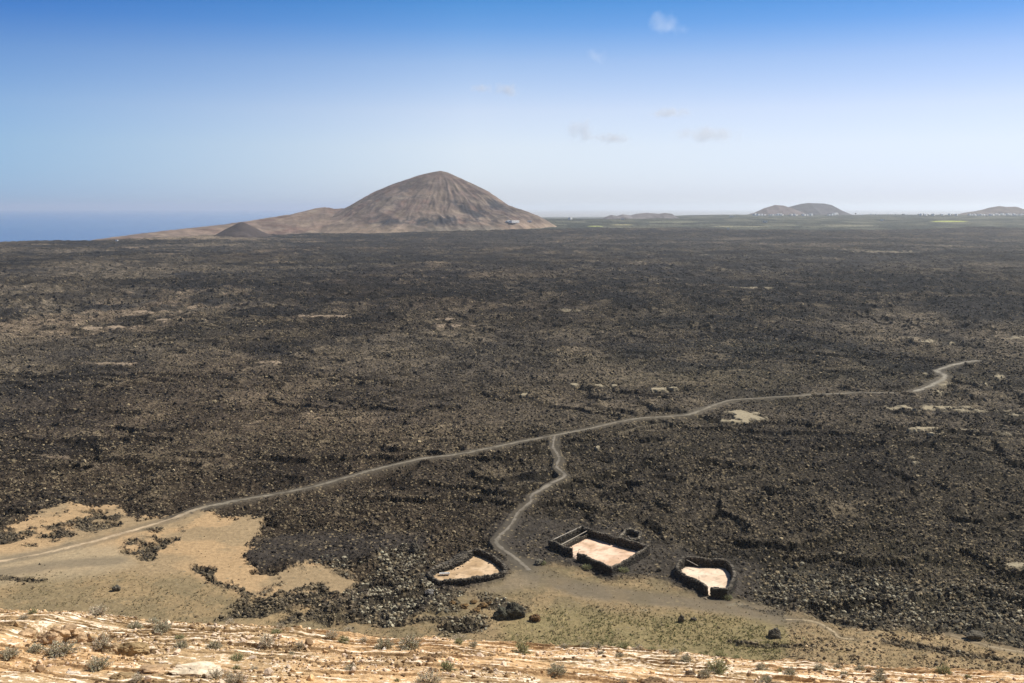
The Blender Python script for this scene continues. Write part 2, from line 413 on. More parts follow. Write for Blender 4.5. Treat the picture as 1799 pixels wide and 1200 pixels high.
def terrain(x, y, spacing=None):
    """height, tint and zone (rough, speck, green) of the plain at ground points"""
    x = np.asarray(x, float); y = np.asarray(y, float)
    r = np.hypot(x, y)
    if spacing is None: spacing = np.zeros_like(r)
    px, py = to_px(x, y, 0.0)
    wide = (px > -150) & (px < 1950)
    # wobble of the outlines, in metres on the ground, at two sizes
    wob = 0.6 * fbm(x / 7, y / 7, 5, 3) + 0.4 * fbm(x / 2.2, y / 2.2, 9, 3)
    R = np.ones_like(r)                     # roughness of the relief
    macro = fbm(x / 140, y / 190, 21, 4); mid = fbm(x / 32, y / 40, 31, 4)
    far = fbm(x / 420, y / 900, 41, 4)
    t = np.clip(0.50 + 1.5 * (macro - 0.5) + 1.1 * (mid - 0.5), 0, 1)
    nearbrown = ss(900, 250, r)
    t = np.clip(0.5 + 1.4 * (t - 0.5) + 0.22 * nearbrown - 0.42 * ss(550, 1300, r) * ss(200, 700, px + 0 * r), 0, 1)[:, None]
    dark = np.array([0.0155, 0.0145, 0.0140]); brown = np.array([0.058, 0.048, 0.036])
    C = dark * (1 - t) + brown * t
    # drier red-brown belts far out on the left
    C = C * (1 + (np.array([0.10, 0.0, -0.08]) * (ss(0.5, 0.7, far) * (1 - ss(700, 1300, px)))[:, None]))
    belt = fbm(x / 420, y / 130, 221, 4); C = C * (0.62 + 0.72 * ss(0.34, 0.64, belt))[:, None]
    speck = np.clip(0.16 + 0.9 * (mid - 0.42) + 0.30 * nearbrown - 0.10 * ss(600, 1200, r), 0.02, 0.75)
    green = np.clip(0.10 + 0.5 * (fbm(x / 50, y / 50, 71, 3) - 0.5), 0, 1) * (1 - ss(500, 900, r)) * ss(700, 1200, px) * 0.5
    bump2 = np.zeros_like(r)

    def lay(mask, colr, rr=None, sp=None, gr=None):
        nonlocal C, R, speck, green
        m = mask[:, None]; C = C * (1 - m) + np.array(colr) * m
        if rr is not None: R = R * (1 - mask) + rr * mask
        if sp is not None: speck = speck * (1 - mask) + sp * mask
        if gr is not None: green = green * (1 - mask) + gr * mask

    for q in RIDGES:
        m = poly_mask(px, py, q, 12, 22, 0.5 * wob + 0.5 * mid) * 0.9; m = m * ss(0.3, 0.6, mid); lay(m * 0.7, (0.016, 0.0155, 0.016), None, 0.04); bump2 += m * 1.5
    m = poly_mask(px, py, FARTAN, 20, 30, wob) * ss(0.42, 0.60, fbm(x / 22, y / 30, 215, 4)); lay(m * 0.8, (0.17, 0.13, 0.092), 0.9, 0.7)
    m = ss(905, 840, py) * 0
    lap = poly_mask(px, py, LAP, 14, 12, wob); lay(lap * 0.75, (0.043, 0.037, 0.031), 0.26, 0.18, 0.02)
    sdk = poly_mask(px, py, [(440, 960), (500, 935), (600, 930), (760, 940), (740, 965), (640, 980), (560, 990), (500, 990), (450, 1000), (430, 978)], 10, 8, wob)
    lay(sdk * 0.8, (0.036, 0.031, 0.027), 0.35, 0.15)
    sand = poly_mask(px, py, SAND, 3, 34, 0.5 * wob + 0.22 * fbm(x / 16, y / 20, 85, 3) + 0.28 * fbm(x / 0.8, y / 0.8, 88, 2)); shade = fbm(x / 9, y / 9, 81, 4)
    sc = np.array([0.355, 0.245, 0.135])[None] * (1 - ss(0.42, 0.6, shade)[:, None] * 0.8) + np.array([0.245, 0.185, 0.110])[None] * (ss(0.42, 0.6, shade)[:, None] * 0.8)
    C = C * (1 - sand[:, None]) + sc * sand[:, None]; R = R * (1 - sand) + 0.10 * sand; speck = speck * (1 - sand) + 0.05 * sand; green = green * (1 - sand) + 0.03 * sand
    vg = poly_mask(px, py, VERGE, 10, 10, wob); q = fbm(x / 5, y / 5, 83, 4)
    vc = np.array([0.235, 0.172, 0.095]) * (1 - ss(0.42, 0.6, q)[:, None]) + np.array([0.18, 0.14, 0.08]) * ss(0.42, 0.6, q)[:, None]
    C = C * (1 - vg[:, None] * 0.9) + vc * vg[:, None] * 0.9; R = R * (1 - vg) + 0.13 * vg; speck = speck * (1 - vg) + 0.25 * vg; green = green * (1 - vg) + 0.10 * vg
    lt = poly_mask(px, py, [(-80, 985), (120, 958), (200, 955), (240, 990), (180, 1010), (-80, 1035)], 12, 5, wob); lay(lt * 0.75, (0.30, 0.24, 0.155), 0.05, 0.02, 0.02)
    gr = poly_mask(px, py, GREENZ, 18, 12, wob); lay(gr * 0.6, (0.205, 0.168, 0.082), 0.16, 0.15, 0.3)
    rd = poly_mask(px, py, GRAVELROAD, 7, 5, wob); rd = rd * (0.35 + 0.65 * ss(0.4, 0.6, fbm(x / 3.5, y / 6, 89, 3))); lay(rd * 0.75, (0.18, 0.145, 0.10), 0.08, 0.04, 0.05)
    br = poly_mask(px, py, BOULD_R, 12, 14, wob); lay(br * 0.7, (0.050, 0.045, 0.034), 0.9, 0.6, 0.08)
    bl = poly_mask(px, py, BOULD_L, 8, 10, wob); lay(bl * ss(0.32, 0.48, fbm(x / 8, y / 8, 87, 3)) * 0.9, (0.050, 0.042, 0.031), 0.85, 0.4, 0.03)
    oc = poly_mask(px, py, OCHRE_R, 10, 10, wob); lay(oc * 0.75 * ss(0.35, 0.55, q), (0.27, 0.195, 0.11), 0.45, 0.3, 0.15)
    for o_ in (OUT_A, OUT_B, OUT_C, OUT_D, OUT_E):
        m = poly_mask(px, py, o_, 5, 24, wob) * ss(0.31, 0.50, q); lay(m * 0.95, (0.055, 0.046, 0.033), 0.9, 0.45, 0.02); bump2 += m * 0.3
    for ln in LINES:
        d = line_dist(x, y, ln, 8); m = (1 - ss(0.5, 1.5, d + (wob - 0.5) * 3.0)); lay(m * 0.8, (0.06, 0.05, 0.035), 0.8, 0.4, 0.0); bump2 += m * 0.25
    for sx, sy, hw, hh in SLABS:
        hh = hh * (1.35 if sx > 900 and sy > 580 else 1.0)
        m = 1 - ss(0.6, 1.1, np.hypot((px - sx) / hw, (py - sy) / hh) + (wob - 0.5) * 2.6)
        k = (0.95 if (sx < 1330 and sy < 745) else 0.85 * ss(0.25, 0.5, fbm(x / 3, y / 5, 213, 3))) if (sx > 900 and sy > 580) else (0.8 if hh > 1.6 else 0.5) * ss(0.3, 0.55, fbm(x / 6, y / 14, 211, 3))
        cc = (0.28, 0.24, 0.165) if sx > 900 else (0.27, 0.21, 0.15)
        lay(m * k, cc, 0.05, 0.3)
    # foreground-left warm clearing around the curved walls
    near_pen = np.minimum.reduce([np.abs(sdf(px, py, PEN_A, 30)), np.abs(sdf(px, py, PEN_B, 30)), np.abs(sdf(px, py, PEN_C, 30))])
    inpen = np.maximum.reduce([1 - ss(-1, 7, sdf(px, py, P, 30)) for P in (PEN_A, PEN_B, PEN_C)])
    lay(ss(16, 4, near_pen) * 0.5, (0.052, 0.046, 0.041), 0.08, 0.05, 0.02)
    R = R * (1 - inpen)
    # paths: level ground with worn shoulders
    for ln, w in ((MAIN, 1.5), (UPPER, 1.9), (SIDE, 1.0), (TRAIL, 0.6), (TRAIL2, 0.8), (FAINT, 0.3), (LEFTTRACK, 1.6), (TRACK, 2.0)):
        d = line_dist(x, y, ln, 12)
        R = R * ss(w * 0.9, w * 2.6, d)
        sh = (1 - ss(w * 1.0, w * 2.4, d + (wob - 0.5) * 1.5))
        lay(sh * 0.45, (0.10, 0.087, 0.066), None, 0.05, 0.0)
    for ln in (FAINT,):
        d = line_dist(x, y, ln, 6); lay((1 - ss(0.3, 0.9, d)) * 0.5 * ss(0.35, 0.55, mid), (0.15, 0.125, 0.085), 0.2, 0, 0)
    # ---- relief
    def comp(amp, lam): return amp * ss(lam * 1.1, lam * 0.3, spacing)
    z = comp(0.9, 70) * (fbm(x / 70, y / 70, 101, 2) - 0.5) * ss(0.0, 0.4, R)
    bigR = np.clip(R, 0.15, 1)
    farf = ss(350, 900, r)
    z = z + bigR * (comp(1.6, 22) + comp(2.2, 26) * farf) * (ridge(x / 22, y / 22, 111, 2) - 0.45)
    z = z + R * (comp(1.0, 7) + comp(2.4, 8) * farf) * (fbm(x / 7, y / 7, 121, 2) - 0.5)
    z = z + R * comp(0.78, 2.6) * (ridge(x / 2.6, y / 2.6, 131, 2) - 0.4)
    z = z + R * comp(0.55, 1.1) * (ridge(x / 1.1, y / 1.1, 141, 1) - 0.4)
    z = z + ss(350, 900, r) * 5.0 * (fbm(x / 160, y / 200, 151, 3) - 0.5) * ss(1, 3, R * 10) + ss(900, 2200, r) * 5.0 * (ridge(x / 260, y / 420, 161, 3) - 0.45)
    f = 7.0 * fbm(x / 75, y / 60, 251, 4) + 0.35 * fbm(x / 5, y / 5, 253, 3); fr = f - np.floor(f)
    stp = np.floor(f) + ss(0.80, 0.98, fr) - f
    z = z + 1.9 * stp * np.clip(R - 0.3, 0, 1) * 1.3 * ss(26, 8, spacing)
    g1 = ridge(x / 34, y / 26, 257, 3); crack = ss(0.80, 0.90, g1) * ss(0.45, 0.6, fbm(x / 60, y / 60, 259, 2)) * np.clip(R * 1.5 - 0.5, 0, 1)
    z = z - 2.2 * crack * ss(16, 5, spacing)
    edge_ = ss(0.74, 0.82, fr) * (1 - ss(0.985, 1.0, fr)) * np.clip(R * 1.4 - 0.4, 0, 1)
    lip = (ss(0.0, 0.04, fr) * (1 - ss(0.06, 0.22, fr))) * np.clip(R * 1.4 - 0.4, 0, 1) * ss(0.4, 0.6, mid)
    C = C * (1 - (0.38 * np.maximum(edge_, crack))[:, None]) + np.array([0.05, 0.04, 0.026]) * lip[:, None]
    z = z + bump2 * ridge(x / 6, y / 6, 171, 2) * ss(30, 6, spacing)
    z = np.where(inpen > 0.5, np.minimum(z, 0) * 0.1 - 0.04, z)
    # ---- inland rise on the right, coast on the left
    w = ss(480, 900, px)
    riseB = np.interp(y, [2300, 3000, 4000, 5600, 7200, 9000], [0, 14, 31.5, 36.5, 30, 0])
    riseA = np.interp(y, [2300, 3000, 4000, 4700, 6000], [0, 14, 31.5, 24, 0])
    q_ = ss(1020, 1270, px); rise = riseA * (1 - q_) + riseB * q_
    z = z + w * rise
    coast = 2440 + 60 * (fbm(x / 120, y * 0, 181, 3) - 0.5) + ss(150, 420, px) * 900 + ss(600, 900, px) * 70000
    z = z - 22 * ss(-60, 60, y - coast)
    # farmland beyond the lava edge
    edge = 3060 + 260 * (fbm(x / 300, y * 0 + 3, 191, 3) - 0.5)
    fm = ss(-25, 25, y - edge) * ss(820, 900, px)
    plot = h2(np.floor(x / 95 + 0.3 * vn(x / 60, y / 200, 193)), np.floor(y / 110 + 0.8 * vn(x / 90, y / 90, 195)), 197)
    base = np.array([0.030, 0.036, 0.032])[None] + (plot ** 2)[:, None] * np.array([0.080, 0.074, 0.050])[None]
    lines = ss(0.84, 0.95, ridge(x / 75, y / 60, 199, 2))
    base = base * (1 - 0.55 * lines[:, None])
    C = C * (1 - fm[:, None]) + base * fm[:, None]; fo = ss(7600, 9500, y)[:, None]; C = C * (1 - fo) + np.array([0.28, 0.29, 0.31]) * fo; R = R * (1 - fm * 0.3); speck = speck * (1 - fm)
    for sx, sy, hw, hh, cc in ((1668, 389, 34, 1.1, (0.30, 0.33, 0.09)), (1046, 397.5, 14, 0.9, (0.26, 0.28, 0.10)), (1092, 395, 22, 1.0, (0.24, 0.22, 0.13)), (1300, 398, 60, 0.7, (0.2, 0.19, 0.13)), (1500, 397, 50, 0.7, (0.2, 0.19, 0.14)), (1180, 390, 50, 0.8, (0.16, 0.16, 0.11))):
        qx, qy = to_px(x, y, z)
        m = fm * (1 - ss(0.75, 1.1, np.hypot((qx - sx) / hw, (qy - sy) / hh))); lay(m, cc)
    # tan shore and field at the foot of the mountain
    m = ss(2380, 2420, y) * ss(640, 300, px) * ss(2900, 2500, y) * ss(0.5, 0.62, fbm(x / 120, y / 60, 203, 3)) ; lay(m * 0.7, (0.22, 0.17, 0.12), 0.4, 0.1)
    return z, C, np.stack([np.clip(R, 0, 1), np.clip(speck, 0, 1), np.clip(green, 0, 1)], 1)

def build_plain():
    rr = [138.0]
    while rr[-1] < 60000:
        r = rr[-1]
        k = 0.0026 if r < 1500 else (0.0045 if r < 6200 else 0.02)
        rr.append(r * (1 + k))
    rr = np.array(rr)
    a_in = np.linspace(-0.50, 0.50, 1120)
    a = np.concatenate([np.linspace(-1.25, -0.505, 120), a_in, np.linspace(0.505, 1.25, 120)])
    A, Rr = np.meshgrid(a, rr)
    x = (np.sin(A) * Rr).ravel(); y = (np.cos(A) * Rr).ravel()
    sp = np.gradient(rr)[:, None] * np.ones_like(A)
    lat = Rr * np.where(np.abs(A) > 0.5, 0.0062, 0.0009)
    sp = np.maximum(sp, lat).ravel()
    z = np.empty(x.size); C = np.empty((x.size, 3)); Z = np.empty((x.size, 3)); ch = 300000
    for i in range(0, x.size, ch):
        s = slice(i, i + ch); z[s], C[s], Z[s] = terrain(x[s], y[s], sp[s])
    n, m = Rr.shape
    idx = np.arange(n * m).reshape(n, m)
    F = np.stack([idx[:-1, :-1], idx[:-1, 1:], idx[1:, 1:], idx[1:, :-1]], -1).reshape(-1, 4)[:, ::-1]
    o = mk('lava_plain', np.stack([x, y, z], 1), F, M['ground'], {'tint': C, 'zone': Z}, smooth=False)
    tag(o, kind='structure')
build_plain()

# ------------------------------------------------------------------ loose stones on the plain
def rubble():
    n = 460000
    r = 146 * np.exp(RNG.uniform(0, 1, n) ** 0.95 * math.log(1700 / 146)); a = RNG.uniform(-0.5, 0.5, n)
    x = np.sin(a) * r; y = np.cos(a) * r
    z, C, Z = terrain(x, y)
    px, py = to_px(x, y, 0)
    R, sp = Z[:, 0], Z[:, 1]
    wob = 0.6 * fbm(x / 7, y / 7, 5, 3) + 0.4 * fbm(x / 2.2, y / 2.2, 9, 3)
    br = poly_mask(px, py, BOULD_R, 26, 26, wob) * ss(0.25, 0.5, fbm(x / 9, y / 9, 305, 3)); bl = poly_mask(px, py, BOULD_L, 14, 20, wob) * ss(0.3, 0.5, fbm(x / 8, y / 8, 87, 3))
    outs = 0.7 * np.maximum.reduce([poly_mask(px, py, o_, 5, 24, wob) * ss(0.26, 0.46, fbm(x / 5, y / 5, 83, 4)) for o_ in (OUT_A, OUT_B, OUT_C, OUT_D, OUT_E)])
    ldm = np.minimum.reduce([line_dist(x, y, ln, 8) for ln in LINES]); outs = np.maximum(outs, 1 - ss(0.6, 1.6, ldm + (wob - 0.5) * 3.0))
    vgr = poly_mask(px, py, VERGE, 10, 10, wob) * ss(0.5, 0.66, fbm(x / 3, y / 4, 309, 3)) * (1 - poly_mask(px, py, GRAVELROAD, 7, 5, wob))
    clump = fbm(x / 12, y / 12, 301, 3)
    prob = np.clip(R * 1.3 - 0.1, 0.015, 1) * (0.35 + 0.9 * ss(0.35, 0.65, clump)) * ss(1600, 450, r) + 0.6 * np.maximum(br, np.maximum(bl, outs)) + 0.35 * vgr
    keep = RNG.uniform(0, 1, n) < prob
    x, y, z, C, R, sp, br, bl, outs, r = (q[keep] for q in (x, y, z, C, R, sp, br, bl, outs, r)); n = len(x)
    size = 0.115 * np.exp(RNG.normal(0, 0.50, n)) * (r / 150) ** 0.6
    size = size * (1 + 0.45 * np.maximum(br, bl) + 0.45 * outs)
    size = np.where(R < 0.3, size * 0.55, size)
    size = np.minimum(np.clip(size, 0.06, 1.5), 0.22 + 0.0011 * r)
    lum = np.exp(RNG.normal(0, 0.34, n))
    tan = (RNG.uniform(0, 1, n) < np.clip(sp * 0.62 + 0.25 * outs, 0.06, 0.55)).astype(float)
    cc = (C * 0.85 + 0.006) * lum[:, None]
    tc = np.array([0.165, 0.132, 0.082]) * np.exp(RNG.normal(0, 0.3, n))[:, None]
    cc = cc * (1 - tan[:, None]) + tc * tan[:, None]
    pale = (RNG.uniform(0, 1, n) < np.maximum(0.26 * br, 0.38 * bl)).astype(float)[:, None]
    cc = cc * (1 - pale) + np.array([0.27, 0.245, 0.175]) * pale * np.exp(RNG.normal(0, 0.2, n))[:, None] 
    o = rocks('lava_rubble', np.stack([x, y, z + size * 0.25], 1), size, np.clip(cc, 0.008, 0.5), M['stone'], jit=0.3, boxy=0.9)
    tag(o, 'loose dark and tan lava stones strewn over the lava plain', 'rubble', kind='stuff')
rubble()

# ------------------------------------------------------------------ grass on the verge
def tufts(name, x, y, z, hgt, tint, label):
    n = len(x); b = 5
    a = RNG.uniform(0, 2 * math.pi, (n, b)); lean = RNG.uniform(0.15, 0.8, (n, b)); h = hgt[:, None] * RNG.uniform(0.6, 1.1, (n, b)); wd = 0.10 * hgt[:, None] + 0.02
    bx = x[:, None] + RNG.uniform(-0.5, 0.5, (n, b)) * hgt[:, None]; by = y[:, None] + RNG.uniform(-0.5, 0.5, (n, b)) * hgt[:, None]
    ca, sa = np.cos(a), np.sin(a); zz = z[:, None] - 0.03
    p0 = np.stack([bx - sa * wd, by + ca * wd, zz + 0 * bx], -1); p1 = np.stack([bx + sa * wd, by - ca * wd, zz + 0 * bx], -1)
    p2 = np.stack([bx + ca * lean * h, by + sa * lean * h, zz + h], -1)
    V = np.stack([p0, p1, p2], 2).reshape(-1, 3); F = np.arange(n * b * 3).reshape(-1, 3)
    C = np.repeat(tint[:, None, :], b * 3, 1).reshape(-1, 3)
    o = mk(name, V, F, M['leaf'], {'tint': C}); tag(o, label, name, kind='stuff'); return o

def verge_grass():
    n = 60000
    px = RNG.uniform(-60, 1860, n); py = RNG.uniform(1000, 1185, n)
    x, y = at(px, py); z, C, Z = terrain(x, y)
    vg = poly_mask(px, py, VERGE, 10, 0); gz = poly_mask(px, py, GREENZ, 18, 0); rd = poly_mask(px, py, GRAVELROAD, 8, 0)
    cl = fbm(x / 4, y / 4, 401, 3)
    prob = (0.25 * vg + 0.75 * gz) * (1 - rd * 0.95) * ss(0.35, 0.6, cl) + 0.02 * vg
    pens = np.minimum.reduce([sdf(px, py, P, 40) for P in (PEN_A, PEN_B, PEN_C)])
    k = (RNG.uniform(0, 1, n) < prob) & (pens > 6)
    x, y, z, gz = x[k], y[k], z[k], gz[k]; n = len(x)
    h = RNG.uniform(0.12, 0.42, n)
    f = np.clip(gz * 0.8 + RNG.uniform(-0.3, 0.3, n), 0, 1)[:, None]
    C = np.array([0.24, 0.20, 0.115]) * (1 - f) + np.array([0.20, 0.205, 0.085]) * f
    C = C * RNG.uniform(0.6, 1.35, (n, 1))
    tufts('grass', x, y, z, h, C, 'low green and straw-coloured grass between the pens and the pale slope')
verge_grass()

# ------------------------------------------------------------------ paths
def strip(name, pts, width, tint, lift=0.05, sub=16, warm=False):
    P = np.array(smooth_line(pts, sub)); T = np.gradient(P, axis=0); T /= np.linalg.norm(T, axis=1)[:, None] + 1e-9
    Nn = np.stack([-T[:, 1], T[:, 0]], 1)
    n = len(P); m = 7
    s = np.cumsum(np.r_[0, np.linalg.norm(np.diff(P, axis=0), axis=1)])
    wl = width * (0.35 + 1.4 * fbm(s / 6, s * 0 + 1.3, 501, 3)); wr = width * (0.35 + 1.4 * fbm(s / 6, s * 0 + 7.7, 503, 3))
    rows = []
    for k in range(m):
        t = k / (m - 1) * 2 - 1
        w = np.where(t < 0, wl, wr) * t
        q = P + Nn * w[:, None]
        rows.append(q)
    Q = np.stack(rows, 1).reshape(-1, 2)
    z, C, Z = terrain(Q[:, 0], Q[:, 1])
    cen = np.tile(1 - np.abs(np.linspace(-1, 1, m)), n)
    z = z + lift * np.minimum(cen * 2.2, 1) - 0.02 * (cen < 0.01)
    mix = np.clip(cen * 1.5 + 2.6 * (fbm(Q[:, 0] / 1.2, Q[:, 1] / 1.2, 507, 3) - 0.5), 0.0, 1)[:, None]
    qx = to_px(Q[:, 0], Q[:, 1], 0)[0]; wm = (ss(400, 250, qx) if warm else qx * 0)[:, None]
    tt = C * (1 - mix) + (np.array(tint) * (1 - wm) + np.array([0.40, 0.31, 0.205]) * wm) * mix
    tt = tt * (0.65 + 0.7 * fbm(Q[:, 0] / 5, Q[:, 1] / 5, 509, 3))[:, None]
    idx = np.arange(n * m).reshape(n, m)
    F = np.stack([idx[:-1, :-1], idx[:-1, 1:], idx[1:, 1:], idx[1:, :-1]], -1).reshape(-1, 4)
    tag(mk(name, np.stack([Q[:, 0], Q[:, 1], z], 1), F, M['path'], {'tint': tt}, smooth=True), kind='structure')
strip('path', MAIN, 0.9, (0.175, 0.155, 0.12), warm=True)
strip('path', UPPER, 1.5, (0.23, 0.21, 0.17))
strip('path', SIDE, 0.6, (0.175, 0.155, 0.125))
strip('path', TRAIL, 0.5, (0.36, 0.29, 0.19))
strip('path', TRAIL2, 0.6, (0.26, 0.21, 0.14))

# ------------------------------------------------------------------ dry stone pens
def resample(P, step, closed):
    P = [np.array(p, float) for p in P]
    if closed: P = P + [P[0]]
    out = []; 
    for a, b in zip(P[:-1], P[1:]):
        d = np.linalg.norm(b - a); n = max(1, int(round(d / step)))
        for i in range(n):
            out.append((a + (b - a) * i / n, (b - a) / d))
    return out

def stone_wall(name, pts, h, th, closed, parent, org, tone=(0.030, 0.027, 0.023), topc=(0.15, 0.13, 0.10), collapse=0.0):
    S = resample(pts, 0.34, closed); pos, siz, asp, rz, cl = [], [], [], [], []
    for i, (p, t) in enumerate(S):
        nrm = np.array([-t[1], t[0]]); ang = math.atan2(t[1], t[0])
        hh = h * (1 + 0.22 * (float(fbm(np.array([i / 7.0]), np.array([h * 3.1]), 601, 2)[0]) - 0.5) * 2 - collapse * random.random())
        lv = max(2, int(hh / 0.27))
        for k in range(lv):
            zc = 0.1 + k * hh / lv
            wdt = th * (1.0 - 0.32 * k / lv)
            for s in (-1, 1):
                q = p + nrm * s * wdt * 0.36 + t * random.uniform(-0.1, 0.1)
                pos.append((q[0], q[1], zc + random.uniform(-0.04, 0.05))); sz = random.uniform(0.16, 0.25)
                asp.append((random.uniform(0.9, 1.25), random.uniform(0.8, 1.1) * th / 0.7, random.uniform(0.7, 0.95))); siz.append(sz); rz.append(ang + random.uniform(-0.3, 0.3))
                f = random.random() ** 2; lm = random.uniform(0.6, 1.4)
                top = 1.0 if k == lv - 1 else 0.25
                cl.append([lm * (a * (1 - f * top) + b * f * top) for a, b in zip(tone, topc)])
        q = p + nrm * random.uniform(-0.08, 0.08); pos.append((q[0], q[1], hh + 0.02)); siz.append(random.uniform(0.17, 0.27)); asp.append((1.1, 1.1 * th / 0.7, 0.6)); rz.append(ang + random.uniform(-0.4, 0.4))
        lm = random.uniform(0.6, 1.5); f = random.random(); cl.append([lm * (a * (1 - f) + b * f) for a, b in zip(tone, topc)])
        for _ in range(random.choice((0, 1, 1, 2))):   # fallen stones at the foot
            q = p + nrm * random.choice((-1, 1)) * th * random.uniform(0.55, 0.85); pos.append((q[0], q[1], 0.06)); siz.append(random.uniform(0.08, 0.18)); asp.append((1, 1, 0.8)); rz.append(random.uniform(0, 3)); cl.append([a * random.uniform(0.8, 1.6) for a in tone])
    return rocks(name, np.array(pos) - np.array([org[0], org[1], 0]), np.array(siz), np.array(cl), M['stone'], sub=1, jit=0.13, parent=parent, boxy=0.6, rzs=np.array(rz), aspect=np.array(asp))

def core(parent, pts, h, th, closed, org):
    P = [np.array(p) for p in pts]
    if closed: P.append(P[0])
    mb = MB()
    for a, b in zip(P[:-1], P[1:]):
        d = b - a; ln = np.linalg.norm(d)
        mb.box((*(((a + b) / 2) - np.array(org)), h * 0.43), (ln + th * 0.1, th * 0.5, h * 0.86), math.atan2(d[1], d[0]), 1.0)
    return mb

def floor_mesh(parent, poly, org, c, z=0.03):
    P = np.array(gp(poly)); ctr = P.mean(0)
    # fine grid clipped to the polygon
    st = 0.45; xs = np.arange(P[:, 0].min(), P[:, 0].max(), st); ys = np.arange(P[:, 1].min(), P[:, 1].max(), st)
    X, Y = np.meshgrid(xs, ys); s = sdf(X.ravel(), Y.ravel(), P, 50)
    V = np.stack([X.ravel() - org[0], Y.ravel() - org[1], z + 0.06 * (fbm(X.ravel() / 1.7, Y.ravel() / 1.7, 611, 3) - 0.5)], 1)
    idx = np.arange(X.size).reshape(X.shape)
    F = np.stack([idx[:-1, :-1], idx[:-1, 1:], idx[1:, 1:], idx[1:, :-1]], -1).reshape(-1, 4)
    F = F[(s[F] < 0.1).all(1)]
    nn = ss(0.3, 0.7, fbm(X.ravel() / 2.5, Y.ravel() / 2.5, 613, 4))[:, None]
    C = np.array(c[0]) * nn + np.array(c[1]) * (1 - nn)
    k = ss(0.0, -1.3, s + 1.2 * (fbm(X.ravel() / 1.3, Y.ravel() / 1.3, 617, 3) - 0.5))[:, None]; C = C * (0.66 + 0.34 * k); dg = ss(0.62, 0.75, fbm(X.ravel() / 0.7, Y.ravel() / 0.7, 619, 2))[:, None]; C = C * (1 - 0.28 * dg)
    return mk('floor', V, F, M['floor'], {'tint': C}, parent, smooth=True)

def posts(parent, org, lst, h=2.3, r=0.045):
    for a, b, hh in lst:
        x, y = at(a, b); mb = MB(); lx, ly = random.uniform(-0.08, 0.08), random.uniform(-0.08, 0.08)
        mb.tube((0, 0, -0.2), (lx, ly, hh), r, r * 0.8, 6); mb.tube((lx, ly, hh), (lx, ly, hh + 0.03), r * 1.3, r * 1.3, 6)
        mb.build('post', M['metal'], parent, (x - org[0], y - org[1], 0))

def pen(name, label, walls, floor, fc, group='goat pens of dark dry stone on the plain', collapse=0.0):
    org = np.array(gp(floor)).mean(0); root = empty(name, (org[0], org[1], 0.0))
    tag(root, label, 'stone pen', group)
    for nm, pts, h, th, closed in walls:
        P = gp(pts)
        P = [np.array(p) for p in P]
        w = stone_wall(nm, P, h, th, closed, root, org, collapse=collapse, **({'topc': (0.32, 0.28, 0.21)} if nm == 'annex' else {}))
        c = core(root, P, h * 0.86, th, closed, org)
        co = c.build('wall_core', M['corem'], w)
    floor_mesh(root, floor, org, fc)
    return root, org
M['corem'] = mat_flat('wall_fill', (0.02, 0.018, 0.016), (0.04, 0.035, 0.03), 4)

rootA, oA = pen('stone_pen', 'curved half-moon goat pen of dark dry stone with tan sand floor, leftmost pen',
    [('wall', smooth_line(PEN_A + [PEN_A[0]], 3), 1.3, 0.8, False),
     ('inner_heap', [(768, 1003), (785, 998), (801, 991), (812, 983), (821, 976)], 1.0, 2.6, False)],
    PEN_A, ((0.38, 0.265, 0.155), (0.54, 0.40, 0.26)), collapse=0.15)
rootB, oB = pen('stone_pen', 'large rectangular goat pen of dark dry stone with a pinkish sand floor and thin posts',
    [('wall', [(966, 962), (1005, 979.5)], 1.6, 0.75, False), ('wall', [(1016, 985), (1073, 1011), (1138, 974), (1128, 969.5), (1085, 958)], 1.6, 0.75, False),
     ('wall', [(1080, 956.5), (1030, 941.5), (1022, 937), (966, 962)], 1.6, 0.75, False),
     ('partition', [(985, 968), (1033, 944)], 0.9, 0.45, False),
     ('annex', [(1086, 957), (1098, 942), (1108, 940), (1125, 946), (1122, 954), (1106, 957), (1093, 960)], 1.35, 0.6, False)],
    [(966, 962), (1073, 1011), (1138, 974), (1128, 969), (1083, 957), (1030, 941), (1022, 937)], ((0.50, 0.345, 0.235), (0.72, 0.53, 0.40)))
rootC, oC = pen('stone_pen', 'small irregular goat pen of dark dry stone with nearly white floor, rightmost pen',
    [('wall', smooth_line(PEN_C[5:] + [(1190, 1008), (1192, 1015), (1212, 1029), (1232, 1037), (1241, 1047)], 2), 1.65, 0.75, False)],
    PEN_C, ((0.60, 0.46, 0.34), (0.72, 0.58, 0.45)))
posts(rootB, oB, [(968, 962, 2.2), (991, 950, 2.2), (1016, 942, 2.1), (1006, 980, 2.4), (1016, 985, 2.5), (1073, 1015, 2.8), (1079, 957, 2.7), (1097, 943, 2.3), (1109, 942, 2.2), (1125, 948, 2.3), (1141, 975, 2.3)])
posts(rootC, oC, [(1202, 992, 2.6), (1281, 995, 2.6), (1228, 1035, 2.6), (1241, 1047, 1.7), (1250, 1047, 1.7)])

def beam(parent, org, p, q, zp, zq, name='beam', w=0.08, mat='wood'):
    x0, y0 = at(*p); x1, y1 = at(*q); mb = MB(); mb.tube((x0 - org[0], y0 - org[1], zp), (x1 - org[0], y1 - org[1], zq), w, w * 0.8, 5)
    mb.build(name, M[mat], parent)
beam(rootB, oB, (972, 961), (1023, 937), 1.72, 1.76)
beam(rootB, oB, (985, 967), (1034, 942), 1.25, 1.5)
beam(rootC, oC, (1202, 993), (1226, 1002), 1.45, 1.0)
beam(rootB, oB, (1103, 951), (1113, 955), 1.3, 0.4, 'plank')
